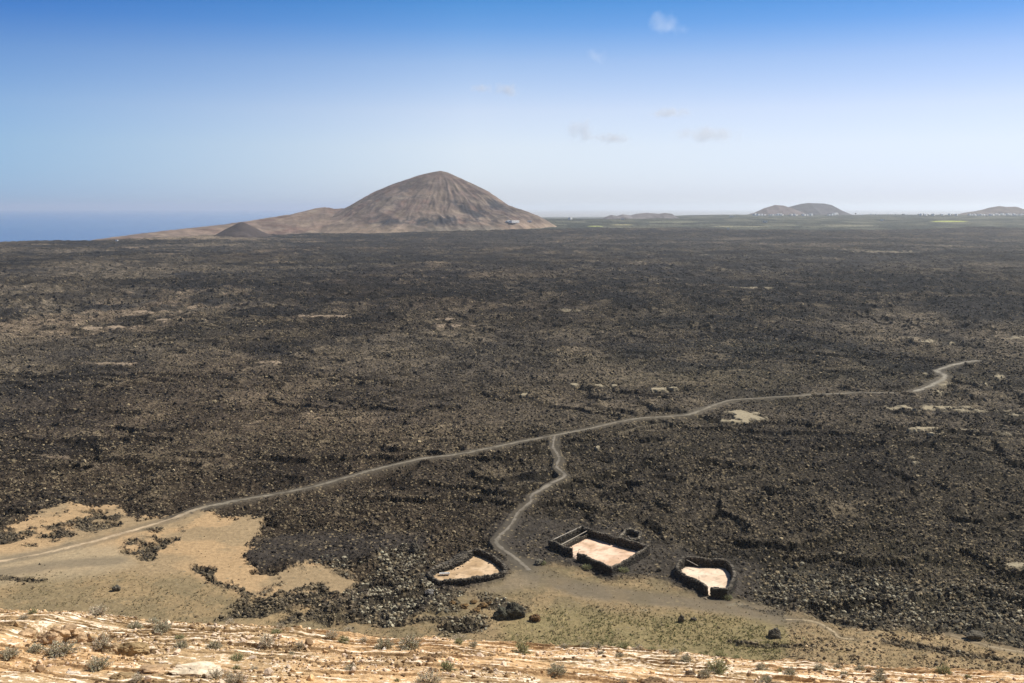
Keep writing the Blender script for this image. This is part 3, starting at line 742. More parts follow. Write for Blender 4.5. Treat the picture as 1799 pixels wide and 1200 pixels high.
# floor of the narrow left run, wall shade put into its dark colour
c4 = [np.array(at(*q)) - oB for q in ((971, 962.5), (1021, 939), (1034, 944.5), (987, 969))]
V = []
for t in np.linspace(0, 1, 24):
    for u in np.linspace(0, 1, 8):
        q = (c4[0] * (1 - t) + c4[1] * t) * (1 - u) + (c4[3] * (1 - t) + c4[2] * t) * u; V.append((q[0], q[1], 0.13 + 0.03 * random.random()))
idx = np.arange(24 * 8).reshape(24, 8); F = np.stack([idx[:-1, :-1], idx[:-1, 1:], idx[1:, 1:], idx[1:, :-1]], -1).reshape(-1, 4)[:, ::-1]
mk('run_shade_floor', V, F, M['floor'], {'tint': np.tile((0.045, 0.042, 0.032), (len(V), 1))}, rootB)
q4 = [np.array(at(*q)) - oB for q in ((1096, 956), (1101, 943), (1122, 947), (1119, 954))]
mk('annex_floor', [(q[0], q[1], 0.14) for q in q4], [(0, 3, 2, 1)], M['floor'], {'tint': np.tile((0.03, 0.027, 0.024), (4, 1))}, rootB)
# dark panel standing in for an opening's shade; slatted gate
mb = MB()
x0, y0 = at(1258, 1041)
mb.box((0, 0, 0.6), (1.1, 0.08, 1.1), -0.2); mb.box((0, -0.06, 0.9), (1.14, 0.06, 0.1), -0.2); mb.box((0, -0.06, 0.25), (1.14, 0.06, 0.1), -0.2)
mb.build('opening_shade', M['dark'], rootC, (x0 - oC[0], y0 - oC[1], 0))
mb = MB(); x0, y0 = at(1010.5, 983)
for k in range(4): mb.box((0, 0, 0.2 + 0.25 * k), (1.25, 0.04, 0.1), -0.75)
mb.box((-0.45, 0.45, 0.6), (0.06, 0.06, 1.1), -0.75); mb.box((0.45, -0.45, 0.6), (0.06, 0.06, 1.1), -0.75)
mb.build('gate', M['wood'], rootB, (x0 - oB[0], y0 - oB[1], 0))

# white trough in the curved pen
x, y = at(781, 1011); t = empty('trough', (x, y, 0.05), 0.12)
tag(t, 'long white feeding trough lying on the sand floor of the curved pen', 'trough')
mb = MB(); mb.box((0, 0, 0.28), (2.1, 0.7, 0.06)); mb.box((0, 0.33, 0.38), (2.1, 0.06, 0.24)); mb.box((0, -0.33, 0.38), (2.1, 0.06, 0.24)); mb.box((1.02, 0, 0.38), (0.06, 0.62, 0.24)); mb.box((-1.02, 0, 0.38), (0.06, 0.62, 0.24)); mb.build('basin', M['white'], t)
for s in (-0.8, 0.8):
    mb = MB(); mb.box((s, 0, 0.12), (0.12, 0.6, 0.26)); mb.build('leg', M['white'], t)

# ------------------------------------------------------------------ single boulders
def boulder(name, loc, dim, c1, c2, label, seed, rz=0.0, sub=4, cat='boulder', group=None, amp=0.5):
    V, F = ico(sub); V = V.copy()
    out = []
    for v in V:
        p = Vector(v)
        a = mnoise.noise(p * 1.1 + Vector((seed * 7.3, seed, 0))) * amp + mnoise.noise(p * 2.7 + Vector((seed, 3, seed * 2))) * amp * 0.45 + mnoise.noise(p * 7 + Vector((seed, seed, 9))) * amp * 0.3
        cr = mnoise.voronoi(p * 1.4 + Vector((seed * 3.1, 0, seed)))[0][0]
        out.append(v * (1 + a - 0.18 * max(0, 0.35 - cr)))
    V = np.array(out) * np.array(dim) / 2
    nz = np.array([0.5 + 0.5 * mnoise.noise(Vector(v) * 2.3 + Vector((seed, 5, 1))) for v in out])[:, None]
    C = np.array(c1) * nz + np.array(c2) * (1 - nz)
    o = mk(name, V, F, M['stone'], {'tint': C}, smooth=False)
    o.location = (loc[0], loc[1], loc[2] + dim[2] * 0.30); o.rotation_euler = (0, 0, rz)
    tag(o, label, cat, group); return o

def pb(px, py, dim, label, seed, c1=(0.05, 0.045, 0.038), c2=(0.13, 0.115, 0.085), **k):
    x, y = at(px, py); z = terrain(np.array([x]), np.array([y]))[0][0]
    return boulder('boulder', (x, y, z), dim, c1, c2, label, seed, **k)
pb(728, 972, (2.0, 1.6, 3.2), 'tall upright dark boulder standing alone above and left of the curved pen', 1)
pb(946, 992, (1.7, 1.5, 1.4), 'pale-topped rock beside a bush where the side path ends', 2, (0.06, 0.05, 0.04), (0.25, 0.23, 0.17))
pb(1158, 1003, (1.0, 0.9, 0.9), 'small dark rock on bare gravel between the rectangular pen and the small pen', 3)
pb(754, 1040, (1.9, 1.5, 1.3), 'dark and white rock just below the left end of the curved pen', 4, (0.03, 0.03, 0.028), (0.35, 0.33, 0.3))
pb(880, 1086, (2.6, 2.2, 2.2), 'large black boulder, left of the two side by side below the curved pen', 5, (0.025, 0.024, 0.022), (0.10, 0.10, 0.07))
pb(905, 1084, (3.2, 2.4, 2.8), 'largest black boulder with a dark hollow, right of the two below the curved pen', 6, (0.02, 0.019, 0.018), (0.08, 0.075, 0.05))
pb(940, 1091, (1.9, 1.5, 1.6), 'dark boulder with an orange top, right of the two black boulders', 7, (0.03, 0.028, 0.025), (0.20, 0.11, 0.04))
pb(205, 1037, (1.6, 1.4, 1.2), 'lone dark round rock on the straw-coloured ground at the left', 8)
pb(1196, 1093, (1.1, 0.9, 1.7), 'dark upright rock in the green verge, left of its smaller neighbour', 9)
pb(1219, 1089, (1.1, 0.9, 0.7), 'small dark rock in the green verge beside a dark upright rock', 10)
pb(1361, 1120, (2.2, 1.6, 1.8), 'dark rough boulder on the verge where the grey track ends', 11)
pb(1553, 1046, (1.2, 1.2, 2.6), 'dark narrow upright rock in the middle of the pale boulder field', 12)
pb(1602, 1052, (1.3, 1.2, 2.2), 'dark stubby rock in the pale boulder field, right of the narrow upright one', 13)
pb(1712, 1122, (3.4, 2.0, 1.5), 'long dark flat boulder casting shade beside the trail at the far right', 14)
pb(1255, 968, (1.4, 1.2, 0.9), 'dark rock beyond the back wall of the small pen', 15)
for i, (a, b, s) in enumerate([(815, 1068, 1.5), (832, 1060, 1.2), (848, 1066, 1.6), (862, 1059, 1.1), (795, 1063, 1.2), (838, 1074, 1.3)]):
    pb(a, b, (s * 1.1, s * 0.9, s * 0.6), 'orange-lichened rock in the cluster just below the curved pen', 20 + i, (0.05, 0.042, 0.03), (0.24, 0.14, 0.05), group='orange-lichened rocks below the curved pen')

# ------------------------------------------------------------------ hillside in front
CREST = [(-400, 1062), (0, 1069), (130, 1068), (250, 1084), (400, 1092), (600, 1104), (800, 1112), (950, 1123), (1100, 1131), (1300, 1144), (1500, 1157), (1799, 1171), (2200, 1190)]
YC = 38.0
_c = [at_depth(a, b + 11 + 5 * max(0, a) / 1799, YC) for a, b in CREST]
CX = np.array([c[0] for c in _c]); CZ = np.array([c[2] for c in _c])

def hill(x, y, fine=True):
    x = np.asarray(x, float); y = np.asarray(y, float)
    zc = np.interp(x, CX, CZ) + 0.25 * (fbm(x / 4, x * 0, 701, 3) - 0.5)
    d = y - YC
    ys = np.array([-20, 0, 26, 36, 38, 40, 46, 60, 170.0]); sl = np.array([0.46, 0.46, 0.26, 0.26, 0.41, 0.5, 0.56, 0.6, 0.6])
    gy = np.linspace(-25, 175, 2001); gs = np.interp(gy, ys, sl); gs = np.where(gy < 25.5, 0.46, gs)
    acc = np.cumsum(gs) * (gy[1] - gy[0]); acc = acc - np.interp(YC, gy, acc)
    z = zc - np.interp(y, gy, acc)
    w8 = ss(20, 27, y) * ss(60, 42, y)
    # tilted beds: each edge stands up towards the camera
    warp = 1.5 * (fbm(x / 9, y / 7, 711, 3) - 0.5) + 0.35 * (fbm(x / 1.6, y / 1.2, 713, 3) - 0.5) + 0.025 * x
    px, py = to_px(x, y, z)
    palep = np.clip(ss(700, 1200, px) * 0.5 + 0.30 + 0.45 * ss(60, 15, py - np.interp(px, [c[0] for c in CREST], [c[1] for c in CREST])), 0, 1)
    big = fbm(x / 5, y / 2.2, 715, 3)
    saw = 0; face = 0; low = 0
    for lam, amp, off in ((1.45, 0.15, 0.0), (0.62, 0.075, 3.3), (0.27, 0.03, 7.1)):
        s = (y + warp + off) / lam; fr = s - np.floor(s)
        row = np.floor(s)
        on = vn(x / (2.2 * lam + 0.8) + row * 7.77, row * 3.1, 721)          # each bed runs for a few metres then dies out
        am = amp * ss(0.35, 0.75, on) * (0.5 + 0.9 * palep)
        saw = saw + am * (ss(0.0, 0.06, fr) * (1 - fr) ** 1.3 - 0.3)
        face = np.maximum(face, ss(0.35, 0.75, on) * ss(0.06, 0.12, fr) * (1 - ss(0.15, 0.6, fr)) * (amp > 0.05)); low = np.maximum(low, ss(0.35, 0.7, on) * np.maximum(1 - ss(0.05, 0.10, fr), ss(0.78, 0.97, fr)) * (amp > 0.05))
    z = z + w8 * (saw + 0.35 * (fbm(x / 3, y / 3, 731, 4) - 0.5))
    if fine: z = z + w8 * 0.10 * (fbm(x / 0.35, y / 0.35, 741, 3) - 0.5)
    # hollow below the upper ledge at the far left
    for hx, hy, rx, ry, dp in HOLLOWS:
        e = np.hypot((x - hx) / rx, (y - hy) / ry)
        z = z - dp * (1 - ss(0.55, 1.05, e))
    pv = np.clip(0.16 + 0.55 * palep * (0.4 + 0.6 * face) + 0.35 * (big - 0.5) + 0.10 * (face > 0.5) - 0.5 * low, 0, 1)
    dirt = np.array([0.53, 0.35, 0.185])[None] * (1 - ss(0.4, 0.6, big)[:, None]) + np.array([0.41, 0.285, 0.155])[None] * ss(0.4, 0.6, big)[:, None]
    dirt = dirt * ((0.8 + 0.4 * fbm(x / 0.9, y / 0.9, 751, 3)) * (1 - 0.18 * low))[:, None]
    m = ss(41, 52, y)[:, None]; dirt = dirt * (1 - m) + np.array([0.2, 0.16, 0.1]) * m
    return z, dirt, np.stack([pv, pv * 0, pv * 0], 1)

HOLLOWS = []
def on_hill(px, py):
    """first hit of the viewing ray on the hillside"""
    dx, dy, dz = ray(px, py)
    Y = np.linspace(24, 42, 361); z = hill(dx / dy * Y, Y, False)[0]; s = HC + dz / dy * Y
    k = np.nonzero(z > s)[0]
    if len(k) == 0:
        k = [int(np.argmin(s - z))]
    Yk = Y[k[0]]; return float(dx / dy * Yk), float(Yk), float(z[k[0]])
hA = on_hill(105, 1118); hB = on_hill(212, 1143); hC_ = on_hill(100, 1163)
HOLLOWS = [(hA[0], hA[1] + 0.2, 2.2, 1.1, 0.55), (hB[0], hB[1], 1.2, 0.6, 0.35), (hC_[0] , hC_[1], 0.9, 0.25, 0.16)]

def build_hill():
    Y = np.concatenate([np.linspace(-12, 26, 70), np.arange(26.2, 43, 0.034), np.linspace(43.2, 60, 90), np.linspace(61, 165, 120)])
    u = np.concatenate([np.linspace(-1.6, -0.66, 50), np.linspace(-0.655, 0.655, 1300), np.linspace(0.66, 1.6, 50)])
    U, YY = np.meshgrid(u, Y); X = U * np.maximum(YY, 22.0)
    x = X.ravel(); y = YY.ravel(); z, C, Z = hill(x, y)
    n, m = YY.shape; idx = np.arange(n * m).reshape(n, m)
    F = np.stack([idx[:-1, :-1], idx[:-1, 1:], idx[1:, 1:], idx[1:, :-1]], -1).reshape(-1, 4)[:, ::1]
    tag(mk('hillside', np.stack([x, y, z], 1), F, M['hill'], {'tint': C, 'zone': Z}), kind='structure')
build_hill()

def hill_gravel():
    n = 26000
    u = RNG.uniform(-0.62, 0.62, n); y = RNG.uniform(27, 42, n); x = u * y
    z, C, Z = hill(x, y); px, py = to_px(x, y, z)
    cl = fbm(x / 2.5, y / 1.5, 801, 3); prob = ss(0.42, 0.65, cl) * (1 - 0.55 * ss(900, 1300, px)) + 0.06
    k = RNG.uniform(0, 1, n) < prob; x, y, z, C = x[k], y[k], z[k], C[k]; n = len(x)
    size = np.clip(0.030 * np.exp(RNG.normal(0, 0.55, n)), 0.012, 0.16)
    f = RNG.uniform(0, 1, (n, 1)); c = np.where(f < 0.5, C * RNG.uniform(0.7, 1.3, (n, 1)), np.where(f < 0.8, np.array([0.6, 0.47, 0.35]), np.array([0.17, 0.11, 0.06])))
    tag(rocks('gravel', np.stack([x, y, z + size * 0.3], 1), size, np.clip(c, 0.02, 0.8), M['stone']), 'small ochre and pale stones scattered over the pale slope', 'gravel', kind='stuff')
hill_gravel()

def hb(px, py, dim, label, seed, c1=(0.30, 0.20, 0.11), c2=(0.48, 0.34, 0.21), name='boulder', cat='boulder', **k):
    x, y, z = on_hill(px, py)
    return boulder(name, (x, y, z - 0.04), dim, c1, c2, label, seed, name_cat if False else 0.0, cat=cat, **k) if False else boulder(name, (x, y, z - 0.05), dim, c1, c2, label, seed, cat=cat, **k)
hb(90, 1130, (0.72, 0.6, 0.55), 'rounded brown boulder in the hollow, nearest to the grey shrubs', 31)
hb(112, 1118, (0.85, 0.6, 0.50), 'rounded brown boulder leaning in the hollow behind the nearest one', 32)
hb(135, 1114, (0.55, 0.4, 0.26), 'small smooth tan boulder at the back right of the hollow', 33)
hb(140, 1130, (0.80, 0.5, 0.36), 'low brown boulder lying at the right end of the hollow', 34)
hb(45, 1118, (0.6, 0.5, 0.3), 'low ochre boulder at the left end of the hollow', 35)
hb(200, 1149, (0.85, 0.55, 0.42), 'pitted brown rock with a pale cap at the left of the second hollow', 36, (0.22, 0.15, 0.08), (0.42, 0.32, 0.2))
hb(236, 1148, (0.95, 0.6, 0.55), 'big pitted brown rock at the right of the second hollow', 37, (0.20, 0.14, 0.07), (0.36, 0.26, 0.14), amp=0.45)
hb(215, 1192, (0.62, 0.4, 0.24), 'flat oval brown rock near the bottom edge at the left', 38, (0.2, 0.14, 0.07), (0.38, 0.27, 0.15))
hb(352, 1183, (1.5, 0.8, 0.22), 'broad low white rock in the ochre dirt near the bottom edge', 39, (0.52, 0.42, 0.29), (0.72, 0.62, 0.48), name='rock', cat='rock')
hb(268, 1181, (0.8, 0.5, 0.22), 'ochre rock left of the broad low white rock', 40)
hb(128, 1184, (0.42, 0.3, 0.16), 'small white-topped rock casting a dark notch of shade at the left', 41, (0.5, 0.42, 0.32), (0.7, 0.62, 0.52), name='rock', cat='rock')
hb(345, 1130, (0.38, 0.3, 0.14), 'thin dark-edged slab jutting from the ochre dirt above the grey flat shrub', 42, (0.3, 0.2, 0.12), (0.5, 0.38, 0.25), name='rock', cat='rock')
hb(1213, 1186, (0.34, 0.28, 0.22), 'small dark brown rock left of the twiggy shrubs near the bottom right', 43, (0.06, 0.045, 0.03), (0.16, 0.11, 0.07), name='rock', cat='rock')
hb(1150, 1200, (0.7, 0.4, 0.26), 'dark undercut rock at the bottom edge below the rectangular pen', 44, (0.12, 0.08, 0.04), (0.3, 0.2, 0.12), name='rock', cat='rock')
hb(675, 1141, (0.18, 0.16, 0.13), 'small round white stone at the foot of a dense grey shrub', 45, (0.66, 0.6, 0.52), (0.78, 0.72, 0.64), name='rock', cat='rock')

# ------------------------------------------------------------------ shrubs
def shrub_meshes(seed, kind):
    rg = np.random.default_rng(seed)
    # unit shrub: radius 0.5, height ~0.6
    ns = 70; mb = MB()
    tips = []
    for i in range(ns):
        a = rg.uniform(0, 2 * math.pi); el = rg.uniform(0.12, 1.5) ** 1.0; L_ = 0.5 * (0.75 + 0.3 * rg.random())
        el = math.acos(1 - rg.random() * 0.93); d = np.array([math.cos(a) * math.sin(el), math.sin(a) * math.sin(el), math.cos(el) * 1.12 + 0.05])
        p0 = np.array([math.cos(a), math.sin(a), 0]) * rg.uniform(0, 0.12); p1 = p0 + d * L_ * 0.5 + rg.normal(0, 0.02, 3); p2 = p0 + d * L_ + rg.normal(0, 0.03, 3)
        p1[2] = max(p1[2], 0.02); p2[2] = max(p2[2], 0.03)
        mb.tube(p0, p1, 0.010, 0.007, 3); mb.tube(p1, p2, 0.007, 0.003, 3); tips.append((p0, p1, p2))
    so = mb
    n = 2600 if kind != 'dry' else 2000
    ti = rg.integers(0, ns, n); T = np.array(tips)[ti]; f = rg.uniform(0.45, 1.12, n)[:, None]
    c = np.where(f < 0.5, T[:, 0] + (T[:, 1] - T[:, 0]) * f * 2, T[:, 1] + (T[:, 2] - T[:, 1]) * (f - 0.5) * 2) + rg.normal(0, 0.028, (n, 3))
    c[:, 2] = np.maximum(c[:, 2], 0.01)
    up = c - np.array([0, 0, -0.15]); up /= np.linalg.norm(up, axis=1)[:, None]
    d = up + rg.normal(0, 0.55, (n, 3)); d /= np.linalg.norm(d, axis=1)[:, None]
    s = np.cross(d, rg.normal(0, 1, (n, 3))); s /= np.linalg.norm(s, axis=1)[:, None]
    ln = rg.uniform(0.03, 0.07, n)[:, None]; wd = (0.010 if kind == 'dry' else 0.016) * rg.uniform(0.7, 1.4, n)[:, None]
    V = np.stack([c - s * wd, c + s * wd, c + d * ln], 1).reshape(-1, 3); F = np.arange(3 * n).reshape(-1, 3)
    base = {'grey': (0.43, 0.40, 0.29), 'green': (0.33, 0.33, 0.18), 'dry': (0.56, 0.50, 0.38)}[kind]
    C = np.array(base) * rg.uniform(0.55, 1.4, (n, 1)) * (1 + rg.normal(0, 0.06, (n, 3)))
    C = np.repeat(C[:, None, :], 3, 1).reshape(-1, 3)
    return so, V, F, C

PROTO = {}
for k, (kind, sd) in enumerate([('grey', 1), ('grey', 2), ('green', 3), ('green', 4), ('dry', 5), ('dry', 6)]):
    so, V, F, C = shrub_meshes(sd, kind)
    a = so.build('stems', M['stem']); b = mk('foliage', V, F, M['leaf'], {'tint': C})
    PROTO.setdefault(kind, []).append((a.data, b.data))
    bpy.data.objects.remove(a); bpy.data.objects.remove(b)

g_, n_, d_ = 'grey', 'green', 'dry'
SHRUBS = [(18, 1153, 32, g_), (62, 1145, 26, g_), (107, 1150, 50, g_), (180, 1138, 40, d_), (173, 1175, 42, g_), (237, 1105, 26, g_), (287, 1112, 32, g_), (268, 1095, 24, g_), (172, 1082, 34, d_), (58, 1077, 15, n_),
    (42, 1087, 18, d_), (242, 1196, 24, d_), (315, 1122, 18, n_), (318, 1138, 26, g_), (375, 1140, 28, g_), (403, 1097, 20, d_), (485, 1113, 20, n_), (468, 1137, 34, d_), (417, 1158, 24, n_), (415, 1176, 18, n_), (527, 1140, 22, d_),
    (512, 1150, 13, g_), (378, 1192, 32, d_), (413, 1201, 44, d_), (582, 1120, 26, d_), (493, 1102, 16, d_), (445, 1177, 20, d_), (604, 1128, 22, n_), (639, 1128, 18, d_), (676, 1138, 36, g_), (721, 1142, 44, g_), (785, 1177, 32, n_),
    (752, 1201, 56, d_), (917, 1146, 32, n_), (616, 1177, 24, g_), (806, 1132, 18, n_), (831, 1134, 20, g_), (806, 1121, 26, d_), (612, 1107, 22, d_), (697, 1196, 11, n_), (992, 1137, 16, g_), (1030, 1138, 22, g_), (1050, 1140, 20, g_),
    (1057, 1150, 14, g_), (1096, 1137, 20, n_), (1123, 1139, 18, d_), (1146, 1139, 14, n_), (1186, 1149, 22, g_), (1206, 1163, 22, g_), (1088, 1154, 18, g_), (1232, 1149, 12, n_), (1266, 1154, 24, n_), (1295, 1152, 16, n_),
    (1261, 1180, 42, n_), (1239, 1189, 22, g_), (979, 1181, 36, g_), (1339, 1176, 22, g_), (1346, 1199, 24, g_), (1183, 1163, 14, d_), (1096, 1199, 16, d_), (1389, 1186, 26, g_), (1440, 1176, 22, g_), (1472, 1175, 16, g_),
    (1510, 1178, 20, g_), (1546, 1182, 18, g_), (1483, 1187, 18, g_), (1545, 1197, 26, g_), (1658, 1184, 26, n_), (1620, 1198, 14, n_), (1585, 1196, 10, d_), (1370, 1178, 10, n_), (1700, 1190, 12, n_), (1760, 1197, 12, d_)]
ZONES = [(260, 'left of the ochre dirt'), (500, 'below the tan clearing'), (740, 'below the pale rocks left of the curved pen'), (960, 'below the curved pen'), (1160, 'below the rectangular pen'), (1360, 'below the small pen'), (2000, 'below the pale boulder field')]
def zone_of(p):
    for lim, nm in ZONES:
        if p < lim: return nm
ORD = ['leftmost', 'second', 'third', 'fourth', 'fifth', 'sixth', 'seventh', 'eighth', 'ninth']
cells = {}
for i, (a, b, w, k) in enumerate(SHRUBS): cells.setdefault((zone_of(a), k), []).append((a, i))
LOOK = {'grey': 'grey-green dome-shaped shrub', 'green': 'greener leafy shrub', 'dry': 'pale dry twiggy shrub'}
LABEL = {}
for (zn, k), lst in cells.items():
    lst.sort()
    for j, (a, i) in enumerate(lst):
        w = SHRUBS[i][2]; szw = 'large ' if w >= 36 else ('small ' if w <= 16 else '')
        if len(lst) == 1: LABEL[i] = f'{szw}{LOOK[k]}, the only one {zn}'
        else: LABEL[i] = f'{szw}{LOOK[k]} {zn}, {"rightmost" if j == len(lst) - 1 else ORD[j] + ("" if j == 0 else " from left")}'
for i, (a, b, w, k) in enumerate(SHRUBS):
    x, y, z = on_hill(a, b)
    s = w * math.hypot(x, y) / FPX * 0.93
    root = empty('shrub', (x, y, z - 0.03), random.uniform(0, 6.28)); tag(root, LABEL[i], 'shrub', 'low shrubs on the pale slope')
    hs = random.uniform(0.8, 1.15); root.scale = (s, s * random.uniform(0.8, 1.0), s * hs)
    for nm, me in zip(('stems', 'foliage'), PROTO[k][i % 2]):
        o = bpy.data.objects.new(nm, me); col.objects.link(o); o.parent = root
# bushes on the plain
for a, b, s, lb in ((952, 992, 1.7, 'green bush growing against the pale-topped rock where the side path ends'), (1031, 1000, 2.0, 'green bush growing against the outer near wall of the rectangular pen'),
                    (1095, 1006, 2.2, 'low green bush at the foot of the lit right wall of the rectangular pen'), (1278, 1052, 1.8, 'green bush at the near right corner of the small pen')):
    x, y = at(a, b); z = terrain(np.array([x]), np.array([y]))[0][0]
    root = empty('bush', (x, y, z)); tag(root, lb, 'bush'); root.scale = (s, s, s * 0.9)
    for nm, me in zip(('stems', 'foliage'), PROTO['green'][0]):
        o = bpy.data.objects.new(nm, me); col.objects.link(o); o.parent = root

# ------------------------------------------------------------------ mountain
YM = 3260.0
def build_mountain():
    sky = [(150, 424), (200, 417), (225, 413.5), (250, 410.5), (333, 401), (387, 395.5), (449, 386.5), (511, 377), (538, 370.5), (556, 366), (572, 364), (588, 367), (609, 367)]
    coneL = [(470, 430), (530, 404), (565, 388), (587, 377), (609, 365.5), (627, 354.5), (658, 337), (693, 323), (733, 309), (757, 303), (774, 300)]
    coneR = [(774, 300), (787, 303), (822, 319), (858, 336), (894, 361), (925, 371.5), (945, 379), (958, 385.5), (968, 392), (985, 402)]
    P = lambda q: np.array([at_depth(a, b, YM) for a, b in q])
    R_, CL, CR = P(sky), P(coneL), P(coneR); x0 = CL[-1][0]; ztop = CL[-1][2]
    xs = np.linspace(-1560, 520, 780); ys = np.linspace(-900, 700, 540)
    X, Yd = np.meshgrid(xs, ys); x = X.ravel(); y = Yd.ravel()
    dx = x - x0; w1 = 26 * (fbm(x / 90, y / 90, 901, 3) - 0.5)
    rr = np.hypot(dx, y * 1.0)
    cphi = dx / (rr + 1e-6)
    rw = rr
    hl = np.interp(rw, (x0 - CL[::-1, 0]), CL[::-1, 2], right=-60); hr = np.interp(rw, CR[:, 0] - x0, CR[:, 2], right=-60)
    hf = np.interp(rw, [0, 20, 90, 160, 240, 330, 400, 520], [ztop, ztop - 4, ztop - 44, ztop - 92, ztop - 140, ztop - 182, ztop - 205, ztop - 240])
    wl = np.clip(-cphi, 0, 1) ** 1.6; wr = np.clip(cphi, 0, 1) ** 1.6; wf = np.clip(1 - wl - wr, 0, 1)
    cone = hl * wl + hr * wr + hf * wf
    # a buttress ridge running towards the camera left of the summit
    phi = np.arctan2(y, dx)
    off = np.abs(y + 0.0)
    pw = phi + 0.22 * (fbm(x / 120, y / 120, 913, 3) - 0.5); gul = ridge(pw * 4.2, rr / 170, 911, 3); gul2 = ridge(pw * 12, rr / 70, 917, 2)
    fade = ss(20, 130, rr) * ss(0.05, 0.35, np.abs(np.sin(phi)))
    cone = cone + fade * (11 * (gul - 0.5) + 5 * (gul2 - 0.5) * (0.3 + 1.2 * vn(x / 90, y / 90, 919)))
    ax = lambda p: np.interp(p, [120, 220, 330, 460, 600], [2500, 2640, 2900, 3180, 3300])
    ppx = to_px(x, y + YM, 20.0)[0]; skp = np.array(sky); zk = np.array([at_depth(a, b, float(ax(a)))[2] for a, b in sky])
    zr = np.interp(ppx, skp[:, 0], zk, left=-20)
    tail = ss(R_[-1][0] + 160, R_[-1][0], x)
    ry = y + YM - ax(ppx)
    rid = (zr + 25) * np.exp(-(ry / 250) ** 2) - 25
    rid = rid * tail + (-40) * (1 - tail) + 7 * (ridge(x / 110, y / 160, 921, 3) - 0.5) * ss(60, 140, np.abs(ry))
    rgh = 3.2 * (fbm(x / 16, y / 16, 971, 4) - 0.5) * ss(15, 60, rr)
    z = np.maximum(cone, rid) + rgh + np.exp(-np.abs(cone - rid) / 9) * 3
    # small dark cone in front on the left
    cxx, cyy, czz = at_depth(425, 390, 2740.0)
    rc = np.hypot(x - cxx, y - (cyy - YM)); rc = rc * (1 + 0.25 * (fbm(x / 40, y / 40, 961, 3) - 0.5)); sc = np.interp(rc, [0, 12, 88, 130], [czz, czz - 4, -4, -40]); small = sc > z; z = np.maximum(z, sc)
    # colours
    px, py = to_px(x, y + YM, z)
    a = fbm(phi * 9, rr / 120, 931, 4); b = fbm(x / 130, y / 130 + z / 60, 937, 4)
    base = np.array([0.19, 0.142, 0.112])[None] * np.ones((x.size, 1)); ltc = np.array([0.27, 0.205, 0.15]); dk = np.array([0.105, 0.082, 0.072]); red = np.array([0.17, 0.105, 0.082])
    def lay(m, c, base): return base * (1 - m[:, None]) + np.array(c) * m[:, None]
    base = lay(ss(0.45, 0.65, a) * 0.7, red, base); base = lay(ss(0.5, 0.68, b) * 0.6, ltc, base)
    pt = fbm(x / 42, y / 42 + z / 30, 943, 5)
    base = lay(ss(780, 720, px) * ss(30, 110, z) * ss(0.42, 0.56, pt) * 0.75, (0.105, 0.088, 0.082), base)  # shaded left upper flank, painted into the tint in patches
    base = lay(ss(795, 850, px) * ss(25, 60, z) * ss(0.42, 0.54, pt) * 0.8, (0.085, 0.068, 0.062), base)
    pt2 = fbm(x / 26, y / 30 + z / 14, 947, 5)
    base = lay(ss(600, 660, px) * ss(900, 860, px) * ss(8, 16, z) * ss(70, 34, z) * ss(0.50, 0.58, pt2) * 0.85, (0.058, 0.054, 0.056), base)
    base = lay(ss(0.60, 0.72, pt) * 0.5, (0.30, 0.235, 0.165), base)
    base = lay(ss(110, 190, z) * 0.4, dk, base)
    base = lay(ss(40, 10, z) * ss(520, 600, px) * 0.55, (0.36, 0.27, 0.18), base)
    wb = fbm(x / 22, y / 22 + z / 18, 941, 4)
    for q, st in (([(855, 352), (870, 350), (900, 372), (862, 368)], 5), ([(790, 352), (800, 350), (852, 380), (838, 384), (810, 372)], 6), ([(668, 388), (700, 384), (702, 392), (672, 397)], 4),
        ([(728, 386), (760, 382), (766, 392), (732, 396)], 4), ([(770, 380), (798, 380), (802, 396), (760, 396)], 5), ([(820, 350), (836, 360), (858, 378), (840, 372)], 4),
                  ):
        m = poly_mask(px, py, q, 3.5, 4.5, wb); base = lay(m * (y < 60) * ss(0.25, 0.4, wb) * 0.95, (0.04, 0.04, 0.045), base)
    base = lay(ss(700, 760, px) * ss(20, 6, z - 8) * ss(900, 860, px) * 0.6, (0.15, 0.14, 0.115), base)
    base = lay(small * 0.95, (0.06, 0.048, 0.045), base)
    base = base * (0.7 + 0.6 * fbm(pw * 9 + x / 200, rr / 38, 951, 5))[:, None] * (0.75 + 0.5 * fbm(x / 25, y / 25 + z / 20, 953, 3))[:, None]
    base = base * np.array([0.80, 0.82, 0.88])
    n, m = X.shape; idx = np.arange(n * m).reshape(n, m)
    F = np.stack([idx[:-1, :-1], idx[:-1, 1:], idx[1:, 1:], idx[1:, :-1]], -1).reshape(-1, 4)
    F = F[(z[F] > -30).any(1)]
    mo = mk('mountain', np.stack([x, y + YM, z], 1), F, M['mount'], {'tint': base}, smooth=True); tag(mo, kind='structure'); return mo
MOUNT = build_mountain()

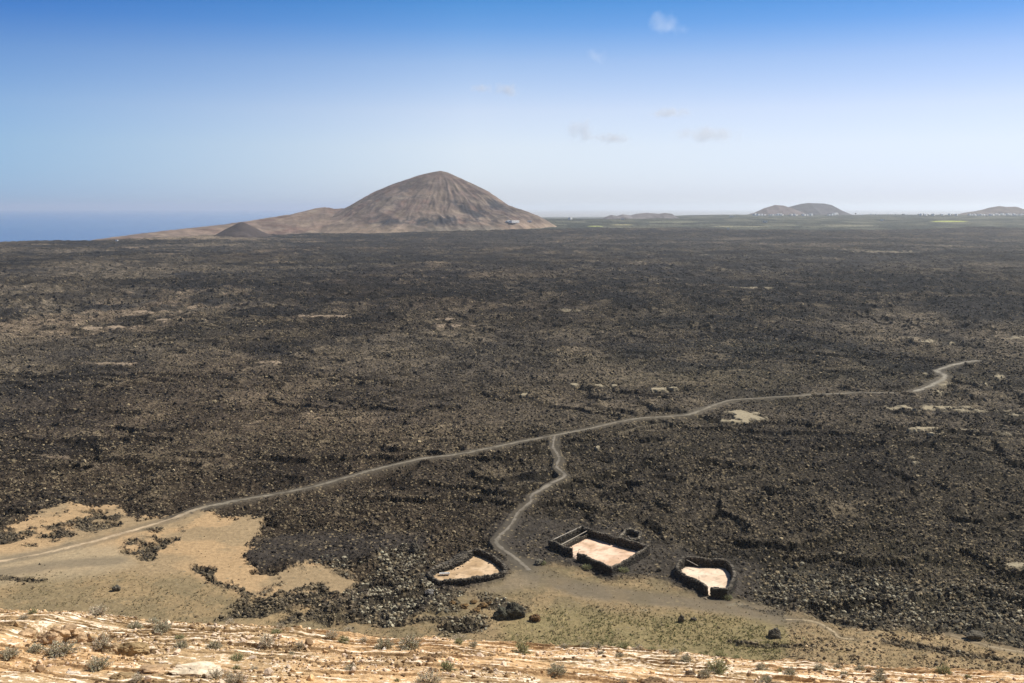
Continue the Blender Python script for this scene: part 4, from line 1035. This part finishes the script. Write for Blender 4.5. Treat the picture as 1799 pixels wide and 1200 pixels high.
def far_hill(name, prof, Y, depth, c, seed, crater=False):
    P = np.array([at_depth(a, b, Y) for a, b in prof]); xs = np.linspace(P[0, 0], P[-1, 0], 150); ys = np.linspace(-depth, depth, 60)
    X, Yd = np.meshgrid(xs, ys); x, y = X.ravel(), Yd.ravel()
    top = np.interp(x, P[:, 0], P[:, 2]); b0 = 20.0
    t = np.clip(np.abs(y) / depth, 0, 1)
    z = b0 + (top - b0) * (1 - t ** 1.35) + 10 * (ridge(x / 120, y / 300, seed, 2) - 0.5) * ss(0.1, 0.4, t) * ss(0, 20, top - b0)
    n, m = X.shape; idx = np.arange(n * m).reshape(n, m)
    F = np.stack([idx[:-1, :-1], idx[:-1, 1:], idx[1:, 1:], idx[1:, :-1]], -1).reshape(-1, 4)
    k = fbm(x / 90, y / 200, seed + 5, 4)[:, None]; C = np.array(c) * (0.7 + 0.6 * k)
    tag(mk(name, np.stack([x, y + Y, z], 1), F, M['mount'], {'tint': C}, smooth=True), kind='structure')
far_hill('hill', [(1055, 386), (1064, 381), (1074, 377.5), (1084, 379.3), (1094, 376.5), (1108, 378.5), (1118, 375.5), (1136, 373.8), (1158, 375.5), (1168, 374), (1180, 375.5), (1190, 382), (1198, 386)], 4550, 150, (0.15, 0.14, 0.145), 1001)
far_hill('hill', [(1312, 380), (1326, 374), (1342, 366), (1362, 360), (1376, 361), (1392, 366), (1410, 374), (1425, 380)], 6550, 260, (0.135, 0.108, 0.105), 1011)
far_hill('hill', [(1350, 380), (1372, 368), (1388, 363), (1408, 358), (1420, 356.5), (1448, 357.5), (1460, 360), (1474, 368), (1488, 377), (1496, 381)], 6800, 300, (0.085, 0.08, 0.088), 1021)
far_hill('hill', [(1660, 380), (1690, 375.5), (1700, 373), (1714, 371), (1724, 370.5), (1740, 364.5), (1756, 362), (1768, 363.5), (1784, 363), (1796, 368), (1812, 371), (1850, 379)], 6700, 300, (0.13, 0.105, 0.095), 1031)

# ------------------------------------------------------------------ villages, farmhouses, far trees
def surf_z(x, y): return float(terrain(np.array([x]), np.array([y]), np.array([10.0]))[0][0])

def find_ground(px, py, lo=2500, hi=7000):
    dx, dy, dz = ray(px, py); Y = np.linspace(lo, hi, 900); X = dx / dy * Y; g = terrain(X, Y, np.full(Y.shape, 30.0))[0]; s = HC + dz / dy * Y
    k = np.nonzero(g > s)[0]
    j = k[0] if len(k) else int(np.argmin(s - g))
    return float(X[j]), float(Y[j]), float(g[j])

def house_mesh(L_, W_, h, two=False):
    mb = MB(); mb.box((0, 0, h / 2), (L_, W_, h)); t = 0.3
    for s in (-1, 1):
        mb.box((0, s * (W_ / 2 - t / 2), h + 0.3), (L_, t, 0.6)); mb.box((s * (L_ / 2 - t / 2), 0, h + 0.3), (t, W_ - 2 * t, 0.6))
    if two: mb.box((L_ * 0.2, W_ * 0.1, h + 1.5), (L_ * 0.45, W_ * 0.6, 3.0))
    return mb
def house_openings(L_, W_, h):
    mb = MB(); n = max(2, int(L_ / 4))
    for i in range(n):
        xx = -L_ / 2 + (i + 0.5) * L_ / n
        mb.box((xx, -W_ / 2 - 0.02, 1.7 if i != n // 2 else 1.15), (1.1 if i != n // 2 else 1.0, 0.08, 1.2 if i != n // 2 else 2.2))
    return mb
H_SRC = []
for L_, W_, h, two in ((14, 9, 4.5, False), (11, 8, 6.5, False), (17, 10, 4.5, True), (24, 10, 5.0, False)):
    a = house_mesh(L_, W_, h, two); nf = sum(len(f) for f in a.f); b = house_openings(L_, W_, h)
    for V_, F_ in zip(b.v, b.f):
        a.v.append(V_); a.f.append([[q + a.n for q in f] for f in F_])
    ob = a.build('house', M['white']); ob.data.materials.append(M['dark'])
    for k_, p in enumerate(ob.data.polygons): p.material_index = 1 if k_ >= nf else 0
    H_SRC.append(ob.data); bpy.data.objects.remove(ob)

def house(px, Y, kind, label, group, sc=1.0, rz=0.0, py=None):
    hit = (False,)
    if py is not None and px < 960:
        bpy.context.view_layer.update(); hit = MOUNT.ray_cast(Vector((0, 0, HC)), Vector([float(q) for q in ray(px, py)]).normalized())
    if hit[0]: x, y, z = hit[1]; z -= 0.5
    elif py is not None: x, y, z = find_ground(px, py)
    else:
        x = at_depth(px, 380, Y)[0]; y = Y; z = surf_z(x, Y)
    root = bpy.data.objects.new('house', H_SRC[kind]); col.objects.link(root); root.location = (x, y, z + 0.2); root.rotation_euler = (0, 0, rz)
    root.scale = (sc, sc, sc); tag(root, label, 'house', group)
random.seed(5)
for px in (1326, 1331, 1338, 1342, 1353, 1357, 1362, 1366, 1370, 1374, 1390, 1395, 1398, 1410, 1413, 1418, 1421, 1425, 1456, 1461, 1465, 1469):
    house(px + random.uniform(-0.8, 0.8), 5480 + random.uniform(-80, 60), random.choice((0, 1, 2)), 'tiny white flat-roofed house in the village at the foot of the twin-topped hill', 'village houses below the twin-topped hill', random.uniform(1.2, 1.7), random.uniform(0.7, 1.0))
for i in range(20):
    house(1702 + i * 5.2 + random.uniform(-1.4, 1.4), 5480 + random.uniform(-80, 50), random.choice((0, 1, 2)), 'tiny white flat-roofed house in the row below the rightmost hill', 'village houses below the rightmost hill', random.uniform(1.1, 1.6), random.uniform(0.7, 1.0))
for px in (1618, 1626, 1640, 1656, 1668, 1680):
    house(px, 5500 + random.uniform(-60, 60), random.choice((0, 1)), 'tiny white house among the trees on the skyline left of the rightmost hill', 'houses among trees on the skyline', random.uniform(1.3, 1.6), 0.85)
for i in range(9):
    house(1500 + i * 14 + random.uniform(-4, 4), 5900, random.choice((0, 1)), 'tiny pale house on the skyline between the twin-topped hill and the trees', 'scattered houses on the skyline', 0.8)
house(903, 3700, 3, 'long white farmhouse at the right foot of the big mountain', None, 1.35, 0.8, 391.5)
house(893, 3700, 2, 'taller white farm building at the left end of the long farmhouse', None, 0.9, 0.85, 390.5)
house(930, 3700, 0, 'small pale shed right of the long white farmhouse', None, 0.9, 0.0, 390)
house(1002, 3700, 1, 'lone small white house on the skyline just right of the big mountain', None, 1.2, 0.85, 386)
house(1094, 3700, 0, 'small white house in front of the low double hill', None, 0.9, 0.2, 386)
house(1279, 3700, 1, 'tiny white hut at the edge of the lava left of the twin-topped hill', None, 0.5, 0.2, 403)
house(1549, 3700, 1, 'tiny white house alone in the green fields right of the twin-topped hill', None, 0.8, 0.2, 388)
house(203, 2300, 1, 'tiny white hut on the lava near the coast at the far left', None, 0.45, 0.0, None)
house(1344, 3700, 0, 'low pale house in the fields below the village of the twin-topped hill', None, 1.0, 0.0, 391)
house(1285, 3700, 3, 'low white house left of the twin-topped hill', None, 0.8, 0.0, 381)

def tree_src(seed):
    rg = np.random.default_rng(seed); mb = MB(); mb.tube((0, 0, 0), (0.2, 0, 4.5), 0.35, 0.22, 6); mb.tube((0.2, 0, 4.4), (1.2, 0.3, 6.4), 0.2, 0.1, 5); mb.tube((0.2, 0, 4.2), (-1.1, -0.2, 6.0), 0.2, 0.1, 5)
    a = mb.build('trunk', M['trunk'])
    n = 500; d = rg.normal(0, 1, (n, 3)); d /= np.linalg.norm(d, axis=1)[:, None]; c = d * (rg.uniform(0.4, 1, (n, 1))) * np.array([3.6, 3.4, 2.6]) * (1 + 0.3 * np.sin(d[:, :1] * 5 + seed)) + np.array([0, 0, 6.4])
    s = rg.normal(0, 0.45, (n, 3, 3)); V = (c[:, None] + s).reshape(-1, 3)
    b = mk('crown', V, np.arange(3 * n).reshape(-1, 3), M['tree'])
    r = (a.data, b.data); bpy.data.objects.remove(a); bpy.data.objects.remove(b); return r
T_SRC = [tree_src(1), tree_src(2), tree_src(3)]
for i, px in enumerate((1503, 1585, 1613, 1622, 1630, 1636, 1652, 1672, 1742)):
    x = at_depth(px, 380, 5600)[0]; z = surf_z(x, 5600); root = empty('tree', (x, 5600, z - 0.3), i * 1.3); s = random.uniform(0.7, 1.15); root.scale = (s * 1.2, s * 1.2, s)
    tag(root, 'tiny dark tree on the skyline of the fields around the rightmost village', 'tree', 'trees on the skyline')
    for nm, me in zip(('trunk', 'crown'), T_SRC[i % 3]):
        o = bpy.data.objects.new(nm, me); col.objects.link(o); o.parent = root

# ------------------------------------------------------------------ sea
def build_sea():
    m, nt, b = nodes('sea_water', 0.12, 0.5)
    b.inputs['Base Color'].default_value = (0.008, 0.062, 0.20, 1); b.inputs['IOR'].default_value = 1.33
    tc = N(nt, 'ShaderNodeTexCoord').outputs['Object']; n1 = noise_tex(nt, tc, 0.06, 6, 0.7)
    bp = N(nt, 'ShaderNodeBump', Distance=2.5, Strength=0.7); L(nt, n1, bp.inputs['Height']); L(nt, bp.outputs[0], b.inputs['Normal'])
    xs = np.linspace(-60000, 60000, 41); ys = np.linspace(1500, 60000, 41); X, Y = np.meshgrid(xs, ys)
    idx = np.arange(X.size).reshape(X.shape); F = np.stack([idx[:-1, :-1], idx[:-1, 1:], idx[1:, 1:], idx[1:, :-1]], -1).reshape(-1, 4)
    tag(mk('sea', np.stack([X.ravel(), Y.ravel(), np.full(X.size, -6.0)], 1), F, m), kind='structure')
build_sea()

# ------------------------------------------------------------------ haze
def build_haze():
    mb = MB(); mb.box((0, 30000, 82.0), (140000, 64000, 250.0))
    m = bpy.data.materials.new('haze'); m.use_nodes = True; nt = m.node_tree; nt.nodes.clear()
    out = N(nt, 'ShaderNodeOutputMaterial'); pv = N(nt, 'ShaderNodeVolumePrincipled'); pv.inputs['Color'].default_value = (0.87, 0.935, 1.0, 1)
    pv.inputs['Density'].default_value = HAZE; pv.inputs['Anisotropy'].default_value = 0.42
    L(nt, pv.outputs[0], out.inputs['Volume'])
    tag(mb.build('haze', m), kind='stuff')
HAZE = 5.6e-5
build_haze()

# ------------------------------------------------------------------ clouds
def cloud(px, py, w, h, dens, label, seed, alb=0.97):
    D = 9000.0; x, y, z = at_depth(px, py, D); k = D / FPX
    V, F = ico(4); V = V * np.array([w * k / 2, w * k / 2 * 0.8, h * k / 2])
    m = bpy.data.materials.new('cloud_vapour'); m.use_nodes = True; nt = m.node_tree; nt.nodes.clear()
    out = N(nt, 'ShaderNodeOutputMaterial'); pv = N(nt, 'ShaderNodeVolumePrincipled'); pv.inputs['Color'].default_value = (alb * 0.95, alb, min(1.0, alb * 1.07), 1); pv.inputs['Anisotropy'].default_value = 0.3
    tc = N(nt, 'ShaderNodeTexCoord').outputs['Object']
    mp = N(nt, 'ShaderNodeMapping'); mp.inputs['Scale'].default_value = (2 / (w * k), 2 / (w * k * 0.8), 2 / (h * k)); L(nt, tc, mp.inputs['Vector'])
    ln = N(nt, 'ShaderNodeVectorMath', operation='LENGTH'); L(nt, mp.outputs[0], ln.inputs[0])
    fall = mrange(nt, ln.outputs['Value'], 0.15, 1.0, 1.0, 0.0)
    mp2 = N(nt, 'ShaderNodeMapping'); mp2.inputs['Location'].default_value = (seed * 531.0, 0, 0); L(nt, tc, mp2.inputs['Vector'])
    ns = noise_tex(nt, mp2.outputs[0], 1 / (0.30 * min(w, h * 2) * k), 6, 0.6)
    d = math_(nt, 'MULTIPLY', math_(nt, 'SUBTRACT', math_(nt, 'ADD', math_(nt, 'MULTIPLY', ns, 2.0), math_(nt, 'MULTIPLY', fall, 0.75)), 1.28, True), dens)
    L(nt, d, pv.inputs['Density']); L(nt, pv.outputs[0], out.inputs['Volume'])
    o = mk('cloud', V, F, m); o.location = (x, y, z); tag(o, label, 'cloud')
cloud(1170, 42, 90, 60, 0.0036, 'small bright white puff of cloud high in the blue sky', 1)
cloud(1048, 98, 50, 36, 0.004, 'very faint whitish smudge of cloud below left of the bright puff', 2)
cloud(890, 156, 66, 34, 0.014, 'small grey wisp of cloud above and right of the mountain summit', 3, 0.80)
cloud(846, 155, 60, 22, 0.010, 'faint thin wisp of cloud left of the small grey wisp', 4, 0.80)
cloud(1022, 230, 74, 60, 0.011, 'rounded pale grey cloud at the left end of the low broken band', 5, 0.80)
cloud(1075, 243, 100, 26, 0.014, 'thin flat strip of cloud trailing right from the rounded pale grey cloud', 6, 0.80)
cloud(1240, 236, 170, 40, 0.0075, 'longest faint flat cloud at the right end of the low broken band', 7, 0.80)
cloud(1175, 198, 110, 26, 0.010, 'faint streak of cloud above the longest flat cloud', 8, 0.80)

# ------------------------------------------------------------------ light and sky
SUN_DIR = Vector((0.90, 0.42, 0)).normalized(); EL = math.radians(50)
sd = Vector((SUN_DIR.x * math.cos(EL), SUN_DIR.y * math.cos(EL), math.sin(EL)))
ld = bpy.data.lights.new('sun', 'SUN'); ld.energy = 4.9; ld.angle = math.radians(0.5); ld.color = (1.0, 0.93, 0.81)
lo = bpy.data.objects.new('sun', ld); col.objects.link(lo); lo.rotation_euler = sd.to_track_quat('Z', 'Y').to_euler(); lo.location = (200, 200, 500)
w = bpy.data.worlds.new('World'); scene.world = w; w.use_nodes = True; nt = w.node_tree
bg = nt.nodes['Background']; bg.inputs['Strength'].default_value = 0.125
sk = N(nt, 'ShaderNodeTexSky'); sk.sky_type = 'NISHITA'; sk.sun_disc = False; sk.sun_elevation = EL; sk.sun_rotation = math.atan2(SUN_DIR.x, SUN_DIR.y)
sk.altitude = 80; sk.air_density = 1.0; sk.dust_density = 0.2; sk.ozone_density = 2.0
geo = N(nt, 'ShaderNodeNewGeometry'); sx = N(nt, 'ShaderNodeSeparateXYZ')
tcw = N(nt, 'ShaderNodeTexCoord'); L(nt, tcw.outputs['Generated'], sx.inputs[0])
ramp = N(nt, 'ShaderNodeValToRGB'); cr = ramp.color_ramp
SKY_STOPS = [(0.0, (0.52, 0.61, 0.95)), (0.015, (0.57, 0.635, 0.95)), (0.037, (0.66, 0.67, 0.88)), (0.06, (0.76, 0.705, 0.82)), (0.094, (0.79, 0.70, 0.78)), (0.138, (0.58, 0.60, 0.73)), (0.171, (0.28, 0.46, 0.69)), (0.203, (0.12, 0.37, 0.62)), (0.32, (0.22, 0.34, 0.46)), (1.0, (0.36, 0.36, 0.36))]
cr.elements[0].position = 0; cr.elements[0].color = (*SKY_STOPS[0][1], 1); cr.elements[1].position = 1; cr.elements[1].color = (*SKY_STOPS[-1][1], 1)
for p, c in SKY_STOPS[1:-1]:
    e = cr.elements.new(p); e.color = (*c, 1)
L(nt, sx.outputs[2], ramp.inputs[0])
mul = N(nt, 'ShaderNodeMix'); mul.data_type = 'RGBA'; mul.blend_type = 'MULTIPLY'; mul.inputs[0].default_value = 1.0
L(nt, sk.outputs[0], mul.inputs[6]); L(nt, ramp.outputs[0], mul.inputs[7]); 
ramp2 = N(nt, 'ShaderNodeValToRGB'); c2 = ramp2.color_ramp
c2.elements[0].position = 0.27; c2.elements[0].color = (0.46, 0.665, 0.87, 1); c2.elements[1].position = 0.73; c2.elements[1].color = (0.88, 0.88, 0.93, 1)
e = c2.elements.new(0.48); e.color = (1, 1, 1, 1)
L(nt, math_(nt, 'ADD', math_(nt, 'MULTIPLY', sx.outputs[0], 0.5), 0.5), ramp2.inputs[0])
mu2 = N(nt, 'ShaderNodeMix'); mu2.data_type = 'RGBA'; mu2.blend_type = 'MULTIPLY'; mu2.inputs[0].default_value = 1.0
L(nt, mul.outputs[2], mu2.inputs[6]); L(nt, ramp2.outputs[0], mu2.inputs[7]); L(nt, mu2.outputs[2], bg.inputs['Color'])

# ------------------------------------------------------------------ camera
cd = bpy.data.cameras.new('camera'); cd.sensor_width = 36; cd.lens = FPX / 1799 * 36; cd.clip_start = 0.5; cd.clip_end = 200000
co = bpy.data.objects.new('camera', cd); col.objects.link(co); co.location = (0, 0, HC); co.rotation_euler = (math.pi / 2 - PITCH, 0, 0)
scene.camera = co
scene.view_settings.view_transform = 'Standard'; scene.view_settings.look = 'None'; scene.view_settings.gamma = 1; scene.view_settings.exposure = 0.5
scene.cycles.max_bounces = 6; scene.cycles.volume_bounces = 1; scene.cycles.use_adaptive_sampling = False; scene.cycles.diffuse_bounces = 2
scene.cycles.use_denoising = True; scene.cycles.denoiser = 'OPENIMAGEDENOISE'; scene.cycles.denoising_input_passes = 'RGB_ALBEDO_NORMAL'; scene.cycles.denoising_prefilter = 'ACCURATE'
